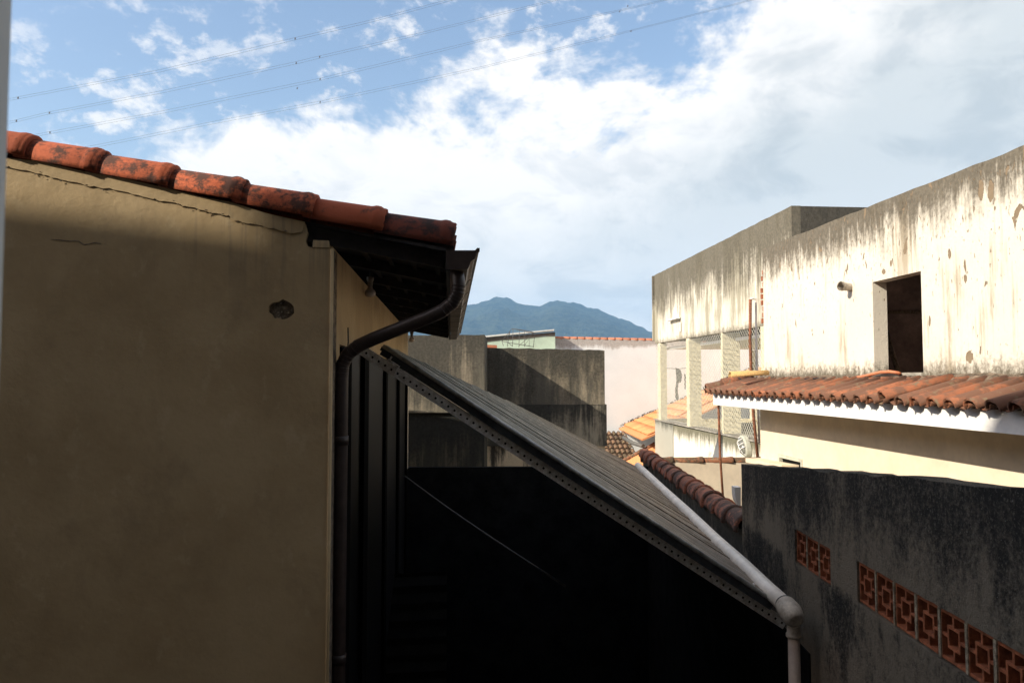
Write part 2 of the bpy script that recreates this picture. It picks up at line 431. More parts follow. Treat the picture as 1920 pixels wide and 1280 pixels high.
class MB:
    def __init__(s):
        s.v, s.f, s.sm = [], [], []

    def add(s, vs, fs, smooth=False):
        n = len(s.v)
        s.v += [Vector(q) for q in vs]
        s.f += [tuple(i + n for i in q) for q in fs]
        s.sm += [smooth] * len(fs)
        return s

    def slab(s, outer, vec, holes=()):
        """planar polygon (with holes) thickened by vec"""
        loops = [list(map(Vector, outer))] + [list(map(Vector, h)) for h in holes]
        flat = [q for l in loops for q in l]
        n = len(flat)
        vec = Vector(vec)
        tris = tessellate_polygon(loops) if (holes or len(outer) > 4) else [tuple(range(n))]
        fs = [tuple(q) for q in tris] + [tuple(i + n for i in reversed(q)) for q in tris]
        o = 0
        for l in loops:
            m_ = len(l)
            for i in range(m_):
                a, b = o + i, o + (i + 1) % m_
                fs.append((a, b, b + n, a + n))
            o += m_
        return s.add(flat + [q + vec for q in flat], fs)

    def box(s, c, ax, ay, az_):
        """corner c plus three edge vectors"""
        c, ax, ay, az_ = map(Vector, (c, ax, ay, az_))
        return s.slab([c, c + ax, c + ax + ay, c + ay], az_)

    def tube(s, pts, r, seg=8, caps=True, radii=None, smooth=True):
        pts = [Vector(q) for q in pts]
        rings = []
        up = None
        for i, q in enumerate(pts):
            if i == 0:
                tdir = pts[1] - q
            elif i == len(pts) - 1:
                tdir = q - pts[-2]
            else:
                tdir = (pts[i + 1] - q).normalized() + (q - pts[i - 1]).normalized()
            tdir.normalize()
            if up is None:
                up = Vector((0, 0, 1)) if abs(tdir.z) < 0.9 else Vector((0, 1, 0))
            a = tdir.cross(up).normalized()
            b = a.cross(tdir).normalized()
            up = b
            rr = radii[i] if radii else r
            rings.append([q + (a * math.cos(2 * math.pi * k / seg) + b * math.sin(2 * math.pi * k / seg)) * rr for k in range(seg)])
        vs = [q for ring in rings for q in ring]
        fs = []
        for i in range(len(pts) - 1):
            for k in range(seg):
                k2 = (k + 1) % seg
                fs.append((i * seg + k, i * seg + k2, (i + 1) * seg + k2, (i + 1) * seg + k))
        s.add(vs, fs, smooth)
        if caps:
            n = len(s.v) - len(vs)
            s.f.append(tuple(n + k for k in range(seg)))
            s.f.append(tuple(n + (len(pts) - 1) * seg + k for k in reversed(range(seg))))
            s.sm += [False, False]
        return s

    def mesh(s, name, m_, off=Vector((0, 0, 0))):
        me = bpy.data.meshes.new(name)
        me.from_pydata([tuple(q - off) for q in s.v], [], s.f)
        me.materials.append(m_)
        for p_, sm in zip(me.polygons, s.sm):
            p_.use_smooth = sm
        bm = bmesh.new()
        bm.from_mesh(me)
        bmesh.ops.recalc_face_normals(bm, faces=bm.faces)
        bm.to_mesh(me)
        bm.free()
        me.update()
        return me


def tag(o, label=None, cat=None, group=None, kind=None):
    if label:
        o['label'] = label
    if cat:
        o['category'] = cat
    if group:
        o['group'] = group
    if kind:
        o['kind'] = kind
    return o


def thing(name, label, cat, loc, group=None):
    o = bpy.data.objects.new(name, None)
    o.empty_display_size = 0.1
    C.objects.link(o)
    o.location = loc
    o['wl'] = tuple(loc)
    del o['wl']
    OFF[o.name] = Vector(loc)
    return tag(o, label, cat, group)


OFF = {}


def part(name, mb, m_, parent, label=None, kind=None):
    off = OFF[parent.name]
    lo = Vector((min(q.x for q in mb.v), min(q.y for q in mb.v), min(q.z for q in mb.v)))
    hi = Vector((max(q.x for q in mb.v), max(q.y for q in mb.v), max(q.z for q in mb.v)))
    org = Vector(((lo.x + hi.x) / 2, (lo.y + hi.y) / 2, lo.z))
    o = bpy.data.objects.new(name, mb.mesh(name, m_, org))
    C.objects.link(o)
    o.parent = parent
    o.location = org - off
    OFF[o.name] = org
    return tag(o, label, None, None, kind)


def solo(name, mb, m_, label=None, cat=None, group=None, kind=None):
    lo = Vector((min(q.x for q in mb.v), min(q.y for q in mb.v), min(q.z for q in mb.v)))
    hi = Vector((max(q.x for q in mb.v), max(q.y for q in mb.v), max(q.z for q in mb.v)))
    org = Vector(((lo.x + hi.x) / 2, (lo.y + hi.y) / 2, lo.z))
    o = bpy.data.objects.new(name, mb.mesh(name, m_, org))
    C.objects.link(o)
    o.location = org
    OFF[o.name] = org
    return tag(o, label, cat, group, kind)


def put(name, me, parent, Mw, label=None):
    """shared mesh placed with world matrix Mw under parent"""
    o = bpy.data.objects.new(name, me)
    C.objects.link(o)
    o.parent = parent
    o.matrix_basis = Matrix.Translation(-OFF[parent.name]) @ Mw
    if label:
        o['label'] = label
    return o


def frame(org, xdir, updir):
    x = Vector(xdir).normalized()
    z = Vector(updir)
    z = (z - x * z.dot(x)).normalized()
    y = z.cross(x)
    m_ = Matrix((x, y, z)).transposed().to_4x4()
    m_.translation = org
    return m_


def tile_mesh(name, m_, prof, thk=0.013, seg=7, skirt=0.0, flat=1.0, rag=0.0):
    """half-round clay tile: prof = [(x, radius), ...], runs along +x, opens downwards"""
    mb = MB()
    rings = []
    for inner in (0, 1):
        for (x, r) in prof:
            r2 = r - thk * inner
            ring = []
            if skirt:
                ring.append(Vector((x, r2, -skirt)))
            for k in range(seg + 1):
                a = math.pi * k / seg
                jx = R.uniform(-rag, rag) if (x in (prof[0][0], prof[-1][0])) else 0
                ring.append(Vector((x + jx, r2 * math.cos(a), r2 * math.sin(a) * flat)))
            if skirt:
                ring.append(Vector((x, -r2, -skirt)))
            rings.append(ring)
    n = len(rings[0])
    mm = len(prof)
    vs = [q for r_ in rings for q in r_]
    fs, sm = [], []
    for inner in (0, 1):
        for i in range(mm - 1):
            for k in range(n - 1):
                a = (inner * mm + i) * n + k
                fs.append((a, a + 1, a + n + 1, a + n))
    ns = len(fs)
    for i in (0, mm - 1):
        for k in range(n - 1):
            a = i * n + k
            b = (mm + i) * n + k
            fs.append((a, a + 1, b + 1, b))
    for k in (0, n - 1):
        for i in range(mm - 1):
            a = i * n + k
            b = (mm + i) * n + k
            fs.append((a, a + n, b + n, b))
    mb.add(vs, fs)
    mb.sm = [i < ns for i in range(len(fs))]
    return mb.mesh(name, m_)


UP = Vector((0, 0, 1))

# ------------------------------------------------------------------ ground, hills, haze
mb = MB()
mb.add([(-4000, -600, 0), (4000, -600, 0), (4000, 4000, 0), (-4000, 4000, 0)], [(0, 1, 2, 3)])
solo('ground', mb, M['ground'], kind='structure')

ridge = [(-2200, 670), (-900, 640), (0, 622), (300, 602), (600, 590), (800, 578), (868, 571), (885, 570), (912, 562), (930, 555.5), (950, 559), (968, 566), (985, 571), (1012, 572), (1030, 566),
         (1045, 564), (1075, 567), (1100, 574), (1122, 580), (1150, 590), (1178, 602), (1205, 614), (1235, 626), (1300, 645), (1500, 672), (2000, 690), (4200, 700)]


def ridge_h(px):
    for (a, b), (c, d_) in zip(ridge, ridge[1:]):
        if a <= px <= c:
            u = (px - a) / (c - a)
            return b + (d_ - b) * u
    return 705


NX, NY = 1000, 40
YR = 3000.0
vs, fs = [], []
for j in range(NY):
    v = j / (NY - 1)
    Y = 1900 + 1700 * v
    for i in range(NX):
        px = -1400 + 4800 * i / (NX - 1)
        if 850 < px < 1260:
            pass
        X = (px - 960) / F * Y
        top = (P(px, ridge_h(px), YR).z) * 1.0
        prof = 1 - abs(v - 0.647) / 0.647 if v < 0.647 else 1 - (v - 0.647) / 0.353 * 0.9
        prof = max(0, prof) ** 0.85
        n1 = noise.fractal(Vector((X * 0.004, Y * 0.004, 3.3)), 1.0, 2.0, 6)
        z = top * prof * (1 + 0.22 * n1 * (1 - prof) * 2) + 7 * noise.fractal(Vector((X * .025, Y * .02, 0)), 0.8, 2.0, 5)
        vs.append((X, Y, max(z, -2)))
for j in range(NY - 1):
    for i in range(NX - 1):
        a = j * NX + i
        fs.append((a, a + 1, a + NX + 1, a + NX))
mb = MB()
mb.add(vs, fs, True)
solo('mountains', mb, M['forest'], kind='structure')

hz = bpy.data.materials.new('haze_air')
hz.use_nodes = True
nt = hz.node_tree
nt.nodes.clear()
ho = nt.nodes.new('ShaderNodeOutputMaterial')
hv = nt.nodes.new('ShaderNodeVolumePrincipled')
hv.inputs['Color'].default_value = (0.32, 0.62, 1.0, 1)
hv.inputs['Density'].default_value = 0.00022
nt.links.new(hv.outputs[0], ho.inputs['Volume'])
mb = MB()
mb.slab([(-4300, -700, -1), (4300, -700, -1), (4300, 4100, -1), (-4300, 4100, -1)], (0, 0, 421))
solo('haze', mb, hz, kind='stuff')

# ------------------------------------------------------------------ own building behind the camera, open casement leaf
XL, XR, H0 = -19.0, 12.0, 6.95
own = thing('apartment_building', 'tall grey building behind the viewpoint with open window', 'building', (-5, -4, 0))
mb = MB()
mb.box((XL, -0.40, 0), (XR - XL, 0, 0), (0, -8, 0), (0, 0, EZ + H0))
part('wall', mb, M['facade'], own)
mb = MB()
mb.box((XL - .05, -0.35, EZ + H0), (XR - XL + .1, 0, 0), (0, -8.1, 0), (0, 0, .1))
part('roof_slab', mb, M['concrete'], own)
mb = MB()
mb.box((-11.35, -0.40, EZ + H0 + .101), (XR + 11.35, 0, 0), (0, -5, 0), (0, 0, 1.1))
part('shadow_block', mb, M['facade'], own)  # unseen roof box added to block the sun from the walls below
leaf = MB()
e0 = P(22, 0, 0.56)
q = Vector((e0.x, e0.y, EZ - 0.75))
hinge = Vector((-0.62, -0.38, EZ - 0.75))
dv = hinge - q
nv = Vector((-dv.y, dv.x, 0)).normalized() * -0.035
fr = thing('window_leaf', 'white open casement leaf at the left edge, out of focus', 'window', hinge)
mb = MB()
mb.box(q, dv * 0.07, nv, (0, 0, 1.6))
part('stile', mb, M['leaf'], fr)
mb = MB()
mb.box(q + dv * 0.0705, dv * 0.92, nv * 0.8, (0, 0, 1.6))
part('panel', mb, M['leaf'], fr)

# ------------------------------------------------------------------ left house
XC = -0.647 + K1 * 4.1
YC = 4.1


def G(px, py, off=0.0):
    """point on the gable plane, off metres in front of it"""
    s_ = -K1
    r = ray(px, py)
    return O0 + r * ((YC - s_ * XC - off) / (r.y - s_ * r.x))


def Gx(x, h, off=0.0):
    return Vector((x, YC + -K1 * (x - XC) - off, EZ + h))


GN = Vector((-K1, -1, 0)).normalized() * -1          # away from the camera
GE = Vector((1, -K1, 0)).normalized()
D1 = Vector((K1, 1, 0)).normalized()
house = thing('beige_house', 'beige plastered house in shadow with orange verge tiles and brown downspout', 'house', (-2.5, 6, 0))
tl = G(-500, 196)
outline = [Gx(tl.x, -EZ), tl, G(-200, 262), G(18, 298), G(160, 322), G(300, 352), G(437, 384), G(572, 418), G(577, 437), G(573, 452), G(577, 462), G(586, 465), G(590, 464), G(619, 464.5), Gx(XC, (G(620, 466).z - EZ)), Gx(XC, -EZ)]
ch = [G(528 + 25 * math.cos(a) * R.uniform(.82, 1.12), 581 + 19 * math.sin(a) * R.uniform(.8, 1.12)) for a in [2 * math.pi * i / 17 for i in range(17)]]
mb = MB()
mb.slab(outline, GN * 0.022, [ch])
part('front_wall', mb, M['gable'], house)
mb = MB()
mb.slab([q_ + GN * 0.024 for q_ in outline], GN * 0.15)
part('masonry_core', mb, M['masonry'], house)
# broken filling inside the chipped hole
mb = MB()
cc = G(528, 582) + GN * 0.02
for i in range(26):
    a, rr = R.uniform(0, 6.28), R.random() ** .6
    c0 = G(528 + 23 * rr * math.cos(a), 584 + 17 * rr * math.sin(a)) + GN * R.uniform(0.004, 0.020)
    s_ = R.uniform(0.004, 0.011)
    pts = [c0 + Vector((R.uniform(-1, 1), R.uniform(-.4, .4), R.uniform(-1, 1))) * s_ for _ in range(5)]
    mb.add(pts, [(0, 1, 2), (0, 2, 3), (0, 3, 4), (0, 4, 1), (1, 2, 3), (1, 3, 4)])
part('broken_plaster', mb, M['mortar'], house, kind='stuff')
# small cap block and corner bead
mb = MB()
mb.slab([G(586, 463.5, .004), G(587, 450), G(616, 451), G(617.5, 464, .004)], GN * .14)
part('corner_block', mb, M['gable'], house)
mb = MB()
cb = [Gx(XC - .002, -EZ + .02), Gx(XC - .002, -1.5), Gx(XC - .002, G(620, 467).z - EZ)]
mb.tube(cb, 0.010, 8)
part('corner_bead', mb, M['gable'], house)
# mortar bead between wall and verge tiles, jagged lower edge
top = [(-200, 256), (18, 296), (77, 303), (160, 322), (240, 336), (300, 350), (383, 370), (437, 380), (500, 400), (572, 416)]
bot = [(567, 436), (548, 437), (530, 434), (505, 427), (483, 421), (462, 419), (440, 413), (428, 404), (417, 402), (398, 400), (383, 396), (365, 390), (347, 387), (334, 382), (320, 380), (290, 374), (267, 369), (240, 362), (213, 355), (185, 352), (160, 347), (130, 340), (107, 334), (90, 330), (77, 327), (50, 321), (17, 314), (-200, 272)]
jag = []
for (x0, y0), (x1, y1) in zip(bot, bot[1:]):
    for k in range(3):
        u = k / 3
        jag.append((x0 + (x1 - x0) * u + R.uniform(-1.2, 1.2), y0 + (y1 - y0) * u + R.uniform(-1.6, 1.6)))
jag.append(bot[-1])
mb = MB()
mb.slab([G(x, y, .006) for x, y in top] + [G(x, y, .006) for x, y in jag], GN * .005)
part('mortar_bead', mb, M['gable'], house)
mb = MB()      # dark crack line where the bead parts from the wall: a shallow ragged groove lip
for k in range(34):
    u = R.random()
    i = int(u * (len(jag) - 1))
    x, y = jag[i]
    y += R.uniform(-3, 4)
    s_ = R.uniform(.003, .009)
    c0 = G(x, y, .007)
    pts = [c0 + Vector((R.uniform(-1.6, 1.6), R.uniform(-.5, .5), R.uniform(-.7, .7))) * s_ for _ in range(5)]
    mb.add(pts, [(0, 1, 2), (0, 2, 3), (0, 3, 4), (0, 4, 1), (1, 2, 3), (1, 3, 4)])
part('mortar_crumb', mb, M['masonry'], house, kind='stuff')
# hairline crack
mb = MB()
cr = [(95, 449), (112, 450), (128, 452), (146, 451), (153, 456), (158, 459), (168, 457), (178, 455), (190, 457)]
up_ = [G(x, y - .8, .0015) for x, y in cr]
dn_ = [G(x, y + (.8 if 0 < i < len(cr) - 1 else 0), .0015) for i, (x, y) in enumerate(cr)]
mb.slab(up_ + dn_[::-1], GN * .0012)
part('crack', mb, M['masonry'], house)

# side wall along the passage
LS = -0.647
mb = MB()
mb.slab([A(LS - .002, 4.13, -EZ), A(LS - .002, 4.13, .72), A(LS - .002, 11.5, .72), A(LS - .002, 11.5, .20), A(LS - .002, 4.42, .20), A(LS - .002, 4.42, -EZ)], Vector((-.15, .0, 0)))
part('side_wall', mb, M['gable'], house)
mb = MB()
mb.slab([A(LS - .03, 4.42, -EZ), A(LS - .03, 4.42, .199), A(LS - .03, 11.49, .199), A(LS - .03, 11.49, -EZ)], Vector((-.1, 0, 0)))
part('dark_glazing', mb, M['darkglass'], house)
for (ya, yb) in ((4.5, 4.95), (5.7, 6.0), (7.6, 7.8), (9.5, 9.7), (11.3, 11.495)):
    mb = MB()
    mb.box(A(LS - .028, ya, -EZ + .01), D1 * (yb - ya), (.03, 0, 0), (0, 0, EZ + .18))
    part('mullion', mb, M['mullion'], house)
mb = MB()
mb.box(A(LS - .25, 11.5, -EZ), (-8, 0, 0), (0, -.15, 0), (0, 0, EZ + .9))
part('rear_wall', mb, M['gable'], house)
mb = MB()
mb.box(A(LS - .001, 11.40, -1.34), (.010, 0, 0), D1 * .098, (0, 0, 1.40))
part('lit_edge_strip', mb, M['cream'], house)  # pale strip added to stand for light on the far corner edge

# roof structure:  underside height as a function of L
def RH(L):
    return 0.692 - 0.19 * L


NL = -7.0
mb = MB()
y0r, y1r = 4.02, 11.6
mb.slab([A(NL, y0r + .1, RH(NL)), A(-.02, y0r + .1, RH(-.02)), A(-.02, y1r, RH(-.02)), A(NL, y1r, RH(NL))], (0, 0, .018))
part('soffit_board', mb, M['board'], house)
rl = [4.16, 4.95, 5.75, 6.55, 7.35, 8.15, 8.95, 9.75, 10.55, 11.45]
for i, yy in enumerate(rl):
    mb = MB()
    dep = .085 if i in (0, 9) else .075
    sk = -K1
    def q2(L, h):
        p_ = A(L, yy, h)
        p_.y += sk * (L + .3)
        return p_
    mb.slab([q2(-1.4, RH(-1.4) - .002), q2(-.03, RH(-.03) - .002), q2(-.045, RH(-.045) - dep), q2(-1.4, RH(-1.4) - dep)], Vector((0, .045, 0)))
    part('rafter', mb, M['wood'], house)
for L in (-.55, -.40, -.25, -.10):
    mb = MB()
    mb.box(A(L, y0r + .15, RH(L) - .012), D1 * 7.3, (.03, 0, -.0057), (0, 0, -.014))
    part('batten', mb, M['wood'], house)
mb = MB()
mb.box(A(-.028, y0r + .1, RH(-.02) - .10), D1 * 7.5, (.022, 0, 0), (0, 0, .115))
part('eave_board', mb, M['wood'], house)
# corrugated field of half round tiles behind the verge: one joined part
mb = MB()
n = 32
for i in range(n):
    yc = 4.35 + i * .225
    for side in (0,):
        seg = 6
        vs = []
        for L in (NL, .02):
            for k in range(seg + 1):
                a = math.pi * k / seg
                q_ = A(L, yc + .11 * math.cos(a), RH(L) + .02 + .085 * math.sin(a))
                q_.y += -K1 * (L)
                vs.append(q_)
        fs = [(k, k + 1, k + seg + 2, k + seg + 1) for k in range(seg)]
        mb.add(vs, fs, True)
part('roof_tiling', mb, M['vtile'], house, kind='stuff')
# verge tiles
RS = math.atan(.213)
ts = [(-222, 0), (-86, 0), (50, 0), (186, 0), (322, 0), (459, 0), (592, 0), (725, 0), (859, 0)]
vt = tile_mesh('verge_tile', M['vtile'], [(0, .098), (.344, .112), (.348, .1125), (.372, .1175), (.376, .118), (.398, .1175), (.402, .116), (.414, .113), (.430, .1125), (.434, .106)], thk=.014, seg=14, skirt=.03)
vt2 = tile_mesh('verge_tile_worn', M['vtile'], [(0, .098), (.344, .112), (.348, .1125), (.372, .1205), (.376, .121), (.398, .120), (.402, .1185), (.414, .113), (.430, .1125), (.434, .106)], thk=.014, seg=14, skirt=.03, rag=.006)
vt3 = vt2.copy()
vt3.materials.clear()
vt3.materials.append(M['vdark'])
TA = math.atan(.172)
for i in range(len(ts) - 1):
    xa, xb = ts[i][0], ts[i + 1][0]
    ya = 303 + (xa - 50) * .2065 - 4
    org = G(xa - 22, ya - 7) + GN * 0.085 + Vector((0, 0, .022))
    dirx = GE * math.cos(TA) - UP * math.sin(TA)
    dirx = (dirx + Vector((0, R.uniform(-.008, .008), R.uniform(-.006, .006)))).normalized()
    Mx = frame(org, dirx, UP) @ Matrix.Rotation(R.uniform(-.06, .06), 4, 'X')
    put('verge_tile', vt3 if i == len(ts) - 2 else (vt if i % 2 else vt2), house, Mx)
# lower channel tile and mortar at the eave end
ct_ = tile_mesh('channel_end', M['ctile'], [(0, .09), (.42, .095)], thk=.014, seg=10)
org = G(712, 430) + GN * 0.12
put('channel_tile', ct_, house, frame(org, GE * math.cos(TA) - UP * math.sin(TA), UP) @ Matrix.Rotation(math.pi, 4, 'X') @ Matrix.Translation((0, 0, -.05)))
mb = MB()
pl = [(700, 432), (760, 440), (820, 452), (848, 456), (852, 462), (846, 466), (842, 474), (820, 472), (760, 458), (700, 445)]
mb.slab([G(x, y) + GN * .03 for x, y in pl], GN * .2)
part('eave_mortar', mb, M['wood'], house)

# gutter (U profile) and end cap
gp = [(-.004, .688), (-.004, .592), (.088, .592), (.104, .632), (.124, .646), (.134, .682), (.150, .686), (.150, .698), (.140, .698), (.128, .690), (.118, .652), (.099, .638), (.084, .597), (.001, .597), (.001, .688)]
mb = MB()
mb.slab([A(l, 4.06, h) for l, h in gp], D1 * 7.4)
part('gutter', mb, M['gutter'], house)
ep = [(-.03, .690), (-.03, .588), (.090, .588), (.107, .630), (.127, .643), (.137, .676), (.153, .682), (.154, .702), (.140, .703), (.128, .690)]
mb = MB()
mb.slab([A(l, 4.05, h) for l, h in ep], D1 * -.006)
mb.box(A(-.03, 4.047, .700), D1 * .16, (.0, 0, 0.002), (0, 0, 0.004))
part('gutter_end_cap', mb, M['spout'], house)
mb = MB()
for yy in [4.9 + .75 * i for i in range(9)]:
    mb.slab([A(l, yy, h) for l, h in [(-.006, .590), (.090, .589), (.107, .630), (.127, .644), (.1255, .648), (.100, .636), (.0865, .5915), (-.006, .5925)]], D1 * .03)
part('gutter_strap', mb, M['spout'], house, kind='stuff')
# downspout
dp = [A(.03, 4.16, .60), P(860, 535, 4.16), P(857, 553, 4.16), P(848, 568, 4.17), P(830, 582, 4.17), P(805, 594, 4.18), P(700, 635, 4.24), P(672, 648, 4.26), P(652, 664, 4.27), P(642, 684, 4.28), P(640.5, 710, 4.28)]
last = dp[-1]
dp += [Vector((last.x, last.y, EZ - 1.0)), Vector((last.x, last.y, .1))]
mb = MB()
mb.tube(dp, .038, 14)
part('downspout', mb, M['spout'], house)
mb = MB()
for t0 in range(9):       # crimped ribs of the elbows
    for (a, b) in ((1, 4), (7, 10)):
        u = t0 / 8 * (b - a)
        i = min(a + int(u), b - 1)
        f_ = a + u - i
        q0 = dp[i].lerp(dp[i + 1], f_)
        dd = (dp[i + 1] - dp[i]).normalized() * .004
        mb.tube([q0 - dd, q0 + dd], .0391, 14)
part('elbow_rib', mb, M['spout'], house, kind='stuff')
for hh in (.30 - .62, -1.52):
    mb = MB()
    mb.tube([Vector((last.x, last.y, EZ + hh)), Vector((last.x, last.y, EZ + hh - .05))], .043, 14)
    part('pipe_collar', mb, M['spout'], house)

# bulbs
def bulb(px, py, Y, s_, label, wire):
    c0 = P(px, py, Y)
    b = thing('light_bulb', label, 'bulb', c0)
    mb = MB()
    prof = [(0, .0), (.1, .45), (.35, .85), (.75, 1.0), (1.15, .9), (1.5, .55), (1.75, .42), (1.9, .40)]
    mb.tube([c0 + UP * (z * s_ - s_) for z, r in prof], 1, 12, True, [max(r * s_, .0008) for z, r in prof])
    part('glass', mb, M['bulb'], b)
    mb = MB()
    mb.tube([c0 + UP * .9 * s_, c0 + UP * 1.9 * s_, c0 + UP * 2.0 * s_, c0 + UP * 2.6 * s_], 1, 10, True, [.42 * s_, .5 * s_, .62 * s_, .66 * s_])
    part('socket', mb, M['gutter'], b)
    mb = MB()
    mb.tube([c0 + UP * 2.55 * s_, c0 + UP * (2.6 * s_ + wire)], .006, 6)
    part('cord', mb, M['rubber'], b)


bulb(694, 547, 5.6, .042, 'large clear bulb in pale socket under the near eave', .06)
bulb(772, 636, 11.2, .045, 'small white bulb hanging on a cord at the far house corner', .12)
mb = MB()
mb.tube([P(652.5, 614, 4.55), P(653, 640, 4.55), P(652, 655, 4.5)], .004, 6)
solo('wall_hook', mb, M['rubber'], 'thin dark metal hook on the beige side wall above downspout bend', 'hook')

# ------------------------------------------------------------------ low dark wall at the end of the passage
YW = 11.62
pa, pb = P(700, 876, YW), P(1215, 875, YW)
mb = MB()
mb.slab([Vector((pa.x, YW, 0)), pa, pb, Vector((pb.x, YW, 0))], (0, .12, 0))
solo('low_wall', mb, M['black'], 'low black wall closing the passage below the slatted awning', 'wall')

# ------------------------------------------------------------------ slatted lean-to roof
N0, N1 = P(722, 649, 5.02), P(1453, 1126, 4.92)
F0, F1 = P(950, 752, 7.44), P(1199, 879, 11.65)
aw = thing('lean_to_roof', 'sloping grey slatted lean-to roof on a perforated steel rail', 'roof', (1.0, 7, 0))
nrm_ = (N1 - N0).cross(F1 - N1).normalized()
if nrm_.z < 0:
    nrm_ = -nrm_
NS = 64
ease = lambda t_: t_
for i in range(NS):
    t0, t1 = i / NS, (i + 1) / NS
    a0, b0 = N0.lerp(F0, t0), N1.lerp(F1, t0)
    a1, b1 = N0.lerp(F0, t1), N1.lerp(F1, t1)
    gap = .10
    a1 = a0.lerp(a1, 1 - gap)
    b1 = b0.lerp(b1, 1 - gap)
    lift = nrm_ * R.uniform(0, .010)
    tilt = R.uniform(-.004, .007)
    vt_ = [a0 + lift, a1 + lift + nrm_ * tilt, b1 + lift + nrm_ * (tilt + R.uniform(-.003, .003)), b0 + lift]
    ext = (b0 - a0).normalized() * R.uniform(-.005, .012)
    vt_[0] -= ext
    vt_[1] -= ext
    mb = MB()
    mb.slab(vt_, nrm_ * -.014)
    part('slat', mb, M['slat'], aw)
dwn = -nrm_
mb = MB()
mb.slab([N0 + dwn * .024, N1 + dwn * .024, F1 + dwn * .024, F0 + dwn * .024], dwn * .012)
part('backing_sheet', mb, M['under'], aw)
sdir = (N1 - N0).normalized()
fdir = Vector((0, -1, 0))
ep0, ep1 = N0 + fdir * .012, N1 + fdir * .012
mb = MB()
mb.slab([ep0 + dwn * .012, ep1 + dwn * .012, ep1 + dwn * .064, ep0 + dwn * .064], Vector((0, .02, 0)))
part('edge_beam', mb, M['edge'], aw)
mb = MB()
mb.tube([ep0 + dwn * .004 - sdir * .01, ep1 + dwn * .004], .014, 10)
part('edge_lip', mb, M['lip'], aw)
mb = MB()
mb.slab([F0, F1, F1 + dwn * .05, F0 + dwn * .05], Vector((0, .03, 0)))
part('far_edge_board', mb, M['wood'], aw)
mb = MB()
mb.slab([N0, F0, F0 + dwn * .03, N0 + dwn * .03], Vector((-.02, 0, 0)))
part('side_edge_board', mb, M['edge'], aw)


def rail(parent, q0, q1, hgt, pitch, hs, depth):
    """steel angle with a row of real square holes"""
    d_ = (q1 - q0)
    L_ = d_.length
    d_.normalize()
    upv = Vector((-d_.z, 0, d_.x)).normalized() if d_.x > 0 else Vector((d_.z, 0, -d_.x)).normalized()
    n_ = int(L_ / pitch)
    mb = MB()
    for i in range(n_):
        c0 = q0 + d_ * pitch * i
        xs = [0, (pitch - hs) / 2, (pitch + hs) / 2, pitch]
        ys = [0, (hgt - hs) / 2, (hgt + hs) / 2, hgt]
        for lay, yo in ((0, 0), (1, .003)):
            vs = [c0 + d_ * x + upv * y + Vector((0, yo, 0)) for y in ys for x in xs]
            fs = [(j * 4 + k, j * 4 + k + 1, j * 4 + k + 5, j * 4 + k + 4) for j in range(3) for k in range(3) if not (j == 1 and k == 1)]
            mb.add(vs, fs)
        ring = [c0 + d_ * x + upv * y for x, y in ((xs[1], ys[1]), (xs[2], ys[1]), (xs[2], ys[2]), (xs[1], ys[2]))]
        vs = ring + [q_ + Vector((0, .003, 0)) for q_ in ring]
        mb.add(vs, [(0, 1, 5, 4), (1, 2, 6, 5), (2, 3, 7, 6), (3, 0, 4, 7)])
    end = q0 + d_ * pitch * n_
    mb.slab([q0 + upv * hgt, end + upv * hgt, end + upv * hgt + Vector((0, depth, 0)), q0 + upv * hgt + Vector((0, depth, 0))], upv * .003)
    rp = part('perforated_rail', mb, M['rail'], parent)
    mb = MB()
    mb.slab([q0 + upv * .004 + Vector((0, .012, 0)), end + upv * .004 + Vector((0, .012, 0)), end + upv * (hgt - .004) + Vector((0, .012, 0)), q0 + upv * (hgt - .004) + Vector((0, .012, 0))], Vector((0, .003, 0)))
    part('rail_liner', mb, M['hole'], rp)
    return rp


rail(aw, P(664, 658, 5.0), P(1476, 1184, 5.0), .062, .0497, .014, .035)
rail2 = rail(aw, P(757, 697, 8.66), P(1250, 985, 8.66), .06, .0497, .018, .035)
for (x, y, dd) in ((738, 681, 1), (1122, 923, 1), (1420, 1108, 1)):
    c0 = P(x, y, 4.985)
    mb = MB()
    mb.box(c0 + sdir * -.045, sdir * .09, Vector((0, .03, 0)), nrm_ * .006)
    mb.box(c0 + sdir * .035, sdir * .008, Vector((0, .03, 0)), dwn * .05)
    mb.box(c0 + sdir * -.04, sdir * .008, Vector((0, .03, 0)), nrm_ * .03)
    mb.tube([c0 + sdir * .0 + dwn * .012 + Vector((0, -.012, 0)), c0 + dwn * .012 + Vector((0, .02, 0))], .010, 8)
    part('rail_clip', mb, M['rail'], aw)

mb = MB()
ca0, cb0 = P(740, 1075, 8.2), P(838, 1062, 8.2)
wv = cb0 - ca0
vs, fs = [], []
nr2, nn = 60, 2
for i in range(nr2 + 1):
    z_ = ca0.z - i * .045
    yo = .018 * math.sin(i * math.pi / 2)
    off2 = -.10 * i / nr2 * 3
    for e_ in (Vector((ca0.x + off2, 8.2 + yo, z_)), Vector((cb0.x, 8.2 + yo, z_ + .03))):
        vs.append(e_)
for i in range(nr2):
    fs.append((2 * i, 2 * i + 1, 2 * i + 3, 2 * i + 2))
mb.add(vs, fs)
solo('corrugated_sheet', mb, plain('dark_sheet', (0.035, 0.033, 0.03), 0.6), 'dim corrugated sheet standing deep in the black passage', 'sheet')
# pale cable under the awning
mb = MB()
ca, cbp = P(755, 889, 11.3), P(1060, 1098, 6.4)
mb.tube([ca.lerp(cbp, u) - UP * (.10 * math.sin(math.pi * u) * 0.3) for u in [i / 8 for i in range(9)]], .009, 6)
solo('stay_cable', mb, M['staym'], 'thin pale stay cable slanting down through the black passage', 'cable')

